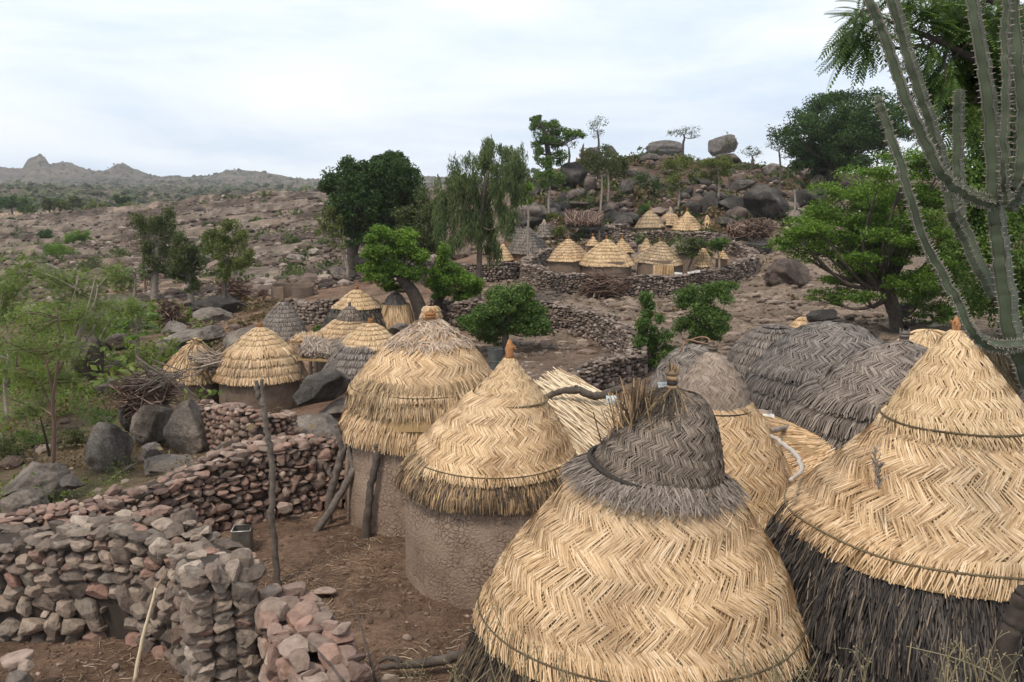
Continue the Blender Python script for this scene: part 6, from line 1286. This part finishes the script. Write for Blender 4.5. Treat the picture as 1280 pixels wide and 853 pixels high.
for k, (px, w) in enumerate([(848, 5), (862, 2.5), (866, 2.5), (872, 3)]): rag(['long white cloth drying on top of the ring wall, below the domed hut', 'small white cloth hanging on the ring wall, left of a close pair', 'small white cloth hanging on the ring wall, right of a close pair', 'short white cloth on the ring wall, right of the close pair'][k], px, 342 - k * .8, w, 1.6, 41.6, (.5, .48, .45), 'cloth', 'cloth', 10 + k)
def jar(label, px, py, hw, h, Y, mat, name='water_jar'):
    c = P(px, py, Y); c[2] = min(c[2], H(c[0], c[1]) + .05); s_ = mpp(py, Y); mb = MB(); n = 20; th = np.linspace(0, 2 * np.pi, n, endpoint=False); pr = [(.55, 0), (.95, .22), (1, .45), (.8, .7), (.42, .85), (.5, 1), (.38, .98), (.34, .85)]
    V = np.concatenate([np.stack([hw * s_ * a * np.cos(th), hw * s_ * a * np.sin(th), np.full(n, h * s_ * b)], 1) for a, b in pr]) + c; i = np.arange(len(pr) - 1)[:, None] * n; j = np.arange(n)[None]; k2 = (j + 1) % n
    mb.add(V, [np.stack([i + j, i + k2, i + n + k2, i + n + j], 2).reshape(-1, 4), np.arange(n)[None][:, ::-1]], 0, True); tag(mb.build(name, mat, None, c), label, 'jar')
jar('white jar standing by the green bush inside the compound', 888, 337, 2.5, 11, 42.2, plain('whitewash', (.6, .58, .53), .8))
jar('grey clay jar between the white jar and the brown granary', 894, 338, 4, 10, 42.6, MUDF)
jar('reddish pot on the stones above the leaning thatch hut', 207, 460, 5, 9, 27, plain('red_clay', (.2, .05, .035), .7))
boulder('slim reddish stone standing upright on the skyline by the dark blocks', 728, 190, 2.6, 11, 69.5, granite('reddish_stone', (.09, .04, .035), (.16, .07, .06), (.22, .12, .1)), 301, 4, 8, .8, name='standing_stone', sub=4, cat='stone')
# litter of straw and dung on the yard (uncountable)
def litter():
    rng = np.random.RandomState(6); mb = MB(); n = 9500; y = np.exp(rng.uniform(np.log(6.6), np.log(14), n)); x = rng.uniform(-4.6, .6, n); k = fbm2(x, y, .6, 3) + rng.uniform(-.4, .5, n) > 0; x, y = x[k], y[k]; n = len(x); z = H0(x, y) + .03 * fbm2(x, y, 1.3, 4) + .012; a = rng.uniform(0, 6.28, n); l = rng.uniform(.02, .1, n) * np.where(rng.rand(n) < .04, 2.2, 1)
    d = np.stack([np.cos(a), np.sin(a), rng.normal(0, .15, n)], 1) * l[:, None]; c = np.stack([x, y, z], 1); sticks(mb, c - d, c + d, .0042, .003, rng, .06, n=3)
    o = mb.build('straw_litter', [island_mat('litter', [(0, (.09, .06, .04)), (.5, (.2, .13, .085)), (.85, (.34, .25, .16)), (1, (.55, .45, .32))], .9)]); o['kind'] = 'stuff'; o['label'] = 'chopped straw trampled into the yard soil'
    mb = MB(); n = 2600; y = np.exp(rng.uniform(np.log(6.6), np.log(14), n)); x = rng.uniform(-5.5, .8, n); z = H0(x, y) + .03 * fbm2(x, y, 1.3, 4); A = [rock(1, 700 + k, 4) for k in range(5)]
    for i in range(n):
        V, Fc = A[i % 5]; r = rng.uniform(.008, .028) * (1.6 if rng.rand() < .06 else 1); mb.add(rotz(V, rng.uniform(0, 6)) * (r, r, r * .6) + (x[i], y[i], z[i] + r * .2), Fc, 0, True)
    o = mb.build('soil_clods', island_mat('clods', [(0, (.07, .045, .03)), (.7, (.15, .098, .068)), (1, (.24, .17, .125))], .95)); o['kind'] = 'stuff'; o['label'] = 'crumbs of soil and dung over the yard'
litter()

# ------------------------------------------------------------------ candelabra cactus and the tree overhead
def cactus():
    m_, t_, b_, nn_ = M('cactus_skin'); pos = nn_('ShaderNodeNewGeometry').outputs['Position']; no = nn_('ShaderNodeTexNoise', Vector=pos, Scale=6.0, Detail=6.0)
    t_.links.new(ramp(t_, no.outputs['Fac'], [(.3, (.036, .047, .027)), (.7, (.08, .098, .056))]), b_.inputs['Base Color']); b_.inputs['Roughness'].default_value = .6
    ridge = plain('cactus_ridge', (.12, .115, .09), .8); thorn = plain('thorn', (.33, .29, .24), .6)
    rng = np.random.RandomState(4); Y0 = 6.0; WS = .62; foot = P(1345, 560, 4.9); foot = np.array((foot[0], 4.9, H(foot[0], 4.9))); root = thing('candelabra_cactus', 'tall thorny candelabra cactus with upswept ribbed arms at the right edge', 'cactus', foot)
    arms = [('trunk', [(1345, 1000, 24, 6.0), (1340, 700, 24, 6.0), (1318, 550, 22, 6.0), (1285, 465, 18, 6.0), (1266, 420, 16, 6.0), (1256, 360, 15, 6.0), (1249, 300, 14, 6.0), (1243, 245, 13, 6.0), (1239, 150, 13, 6.02), (1226, 60, 11, 6.05), (1208, -40, 10, 6.1)]),
            ('arm', [(1250, 252, 9, 6.0), (1232, 252, 10, 5.95), (1205, 240, 10, 5.9), (1178, 218, 10, 5.85), (1152, 168, 10, 5.85), (1128, 112, 9.5, 5.85), (1107, 50, 9, 5.85), (1085, 0, 8.5, 5.85), (1070, -40, 8, 5.85)]),
            ('arm', [(1192, 268, 9, 6.2), (1182, 220, 9.5, 6.2), (1162, 150, 9.5, 6.2), (1140, 85, 9, 6.2), (1122, 20, 9, 6.2), (1108, -40, 8, 6.2)]),
            ('arm', [(1282, 430, 8, 5.9), (1262, 433, 8.5, 5.8), (1236, 431, 9, 5.75), (1213, 413, 9, 5.7), (1192, 368, 9, 5.7), (1155, 300, 8.5, 5.7), (1128, 215, 8.5, 5.7), (1108, 155, 8, 5.7), (1096, 120, 6, 5.7)]),
            ('arm', [(1246, 372, 9, 6.2), (1222, 330, 10, 6.25), (1205, 290, 10, 6.3), (1192, 265, 10, 6.3), (1184, 225, 9, 6.3)]),
            ('arm', [(1202, 300, 8, 6.35), (1199, 240, 8.5, 6.4), (1198, 170, 8.5, 6.4), (1199, 112, 8, 6.4)]),
            ('arm', [(1256, 250, 9, 5.95), (1272, 215, 11, 5.9), (1276, 150, 12, 5.9), (1270, 70, 12, 5.9), (1262, -30, 11, 5.9)]),
            ('arm', [(1258, 255, 6, 5.9), (1255, 200, 7, 5.85), (1258, 110, 7, 5.85), (1257, 40, 7, 5.85), (1262, -30, 6, 5.85)]),
            ('arm', [(1262, 262, 8, 6.1), (1278, 240, 9, 6.1), (1288, 200, 9, 6.1), (1292, 120, 9, 6.1), (1290, -20, 9, 6.1)])]
    for nm, pl in arms:
        pl = [(a, b, w, y - 1.1) for a, b, w, y in pl]
        p = np.array([P(a, b, y) for a, b, w, y in pl]); r = np.array([w * WS * mpp(b, y) for a, b, w, y in pl])
        if nm == 'trunk': p[0][2] = foot[2] - .2
        q = catmull(p, 12); rr = np.interp(np.linspace(0, 1, len(q)), np.linspace(0, 1, len(r)), r) * 1.08; rr = rr * (1 + .05 * np.sin(np.arange(len(q)) * .9) + rng.normal(0, .03, len(q))); q[2:-1] += rng.normal(0, .003, (len(q) - 3, 3)); nr = 4; prof = np.tile([1.12, .95, .8, .95], nr)
        if nm == 'arm': rr[-1] *= .5
        mb = MB(); pc, t, fr = tube(mb, q, rr, 16, 0, True, prof); o = mb.build(nm, m_, root)
        mb = MB()   # thorns in pairs along every rib, on a corky ridge
        d = np.concatenate([[0], np.cumsum(np.linalg.norm(np.diff(q, axis=0), axis=1))]); st = np.arange(.02, d[-1], .036); A = []; B = []
        for k in range(nr):
            a = 2 * np.pi * k / nr; edge = np.array([q[i] + rr[i] * 1.1 * (math.cos(a) * fr[i][0] + math.sin(a) * fr[i][1]) for i in range(len(q))]); nrm = np.array([math.cos(a) * fr[i][0] + math.sin(a) * fr[i][1] for i in range(len(q))])
            tube(mb, edge, .006, 4, 0)
            for s0 in st:
                e = np.array([np.interp(s0, d, edge[:, c]) for c in range(3)]); nv = np.array([np.interp(s0, d, nrm[:, c]) for c in range(3)]); tv = unit(np.array([np.interp(s0 + .02, d, q[:, c]) - np.interp(s0 - .02, d, q[:, c]) for c in range(3)])); sv = np.cross(nv, tv)
                for sg in (-1, 1): A.append(e - nv * .006); B.append(e + nv * .017 + sv * sg * .011 + tv * .004)
        sticks(mb, np.array(A), np.array(B), .0038, .001, rng, 0, 1, 3); tr = mb.build('thorns', [ridge, thorn], o)
cactus()
def overhang():
    rng = np.random.RandomState(9); Y = 8.2; foot = P(1420, 700, Y + .6); foot[2] = H(foot[0], foot[1]); root = thing('overhanging_tree', 'feather-leaved tree whose branches hang into the upper right corner', 'tree', foot)
    mb = MB(); ends = []
    lines = [[(1420, 560, 30, 8.8), (1400, 300, 24, 8.7), (1370, 130, 18, 8.6), (1340, -60, 12, 8.5)], [(1385, 200, 12, 8.6), (1320, 140, 9, 8.4), (1270, 95, 7, 8.3), (1220, 75, 5, 8.2), (1170, 50, 3.6, 8.1), (1120, 30, 2.5, 8.0), (1078, 12, 1.6, 8.0)], [(1300, 120, 7, 8.4), (1250, 135, 5, 8.6), (1205, 110, 4, 8.7), (1160, 60, 3, 8.8), (1120, 60, 2, 8.8), (1070, 35, 1.2, 8.8)],
             [(1360, 80, 9, 8.5), (1300, 30, 7, 8.5), (1240, 0, 5, 8.6), (1180, -20, 4, 8.6), (1110, -25, 2, 8.6)], [(1250, 85, 4, 8.3), (1230, 110, 3, 8.3), (1205, 150, 2, 8.3)]]
    for l in lines:
        p = [P(a, b, y) for a, b, w, y in l]; r = [w * mpp(b, y) for a, b, w, y in l]
        if l[0][2] == 30: p = [foot - (0, 0, .3), foot * .5 + p[0] * .5] + p; r = [r[0] * 1.3, r[0] * 1.1] + r
        q = catmull(p, 7); r = np.interp(np.linspace(0, 1, len(q)), np.linspace(0, 1, len(p)), r); tube(mb, q, r, 9); ends.append(q)
    fol = MB(); tm = frond_mesh(13, .36, .085, .011)
    spots = [(1075, 20, 20, 12), (1100, 40, 26, 26), (1120, 10, 30, 18), (1150, 45, 30, 30), (1165, 90, 28, 24), (1190, 20, 40, 26), (1200, 110, 26, 26), (1225, 60, 30, 34), (1240, 130, 30, 30), (1265, 20, 40, 40), (1262, 95, 34, 34), (1290, 150, 30, 34), (1300, 60, 40, 60), (1180, 140, 14, 14), (1062, 55, 14, 14), (1215, 15, 30, 24), (1240, 75, 30, 30), (1275, 60, 30, 40), (1285, 110, 30, 40)]
    allp = np.concatenate(ends)
    for (px, py, hw, hh) in spots:
        for t in range(5):
            y = Y + rng.uniform(-.5, .9); e = P(px + rng.uniform(-1, 1) * hw * .8, py + rng.uniform(-1, 1) * hh * .8, y); a = allp[np.argmin(np.linalg.norm(allp - e, axis=1))]; lp = catmull([a, (a + e) / 2 + rng.normal(0, .05, 3), e], 4); tube(mb, lp, np.linspace(.011, .004, len(lp)), 4)
            m = 38 if px > 1180 else 9; i = rng.randint(2, len(lp), m); c = lp[i] + rng.normal(0, .03, (m, 3)); d = unit(e - a) + rng.normal(0, .55, (m, 3)); d[:, 2] *= .6; fronds(fol, c, d + (-.25, 0, -.1), .8, rng, tm, .35)
    mb.build('trunk', BARKD, root); fol.build('crown', LOVER, root)
LOVER = leafmat('dark_fern_leaves', (.026, .052, .014), (.055, .1, .024), (.11, .17, .04), .3)  # a deeper green than the mid green leaves
overhang()
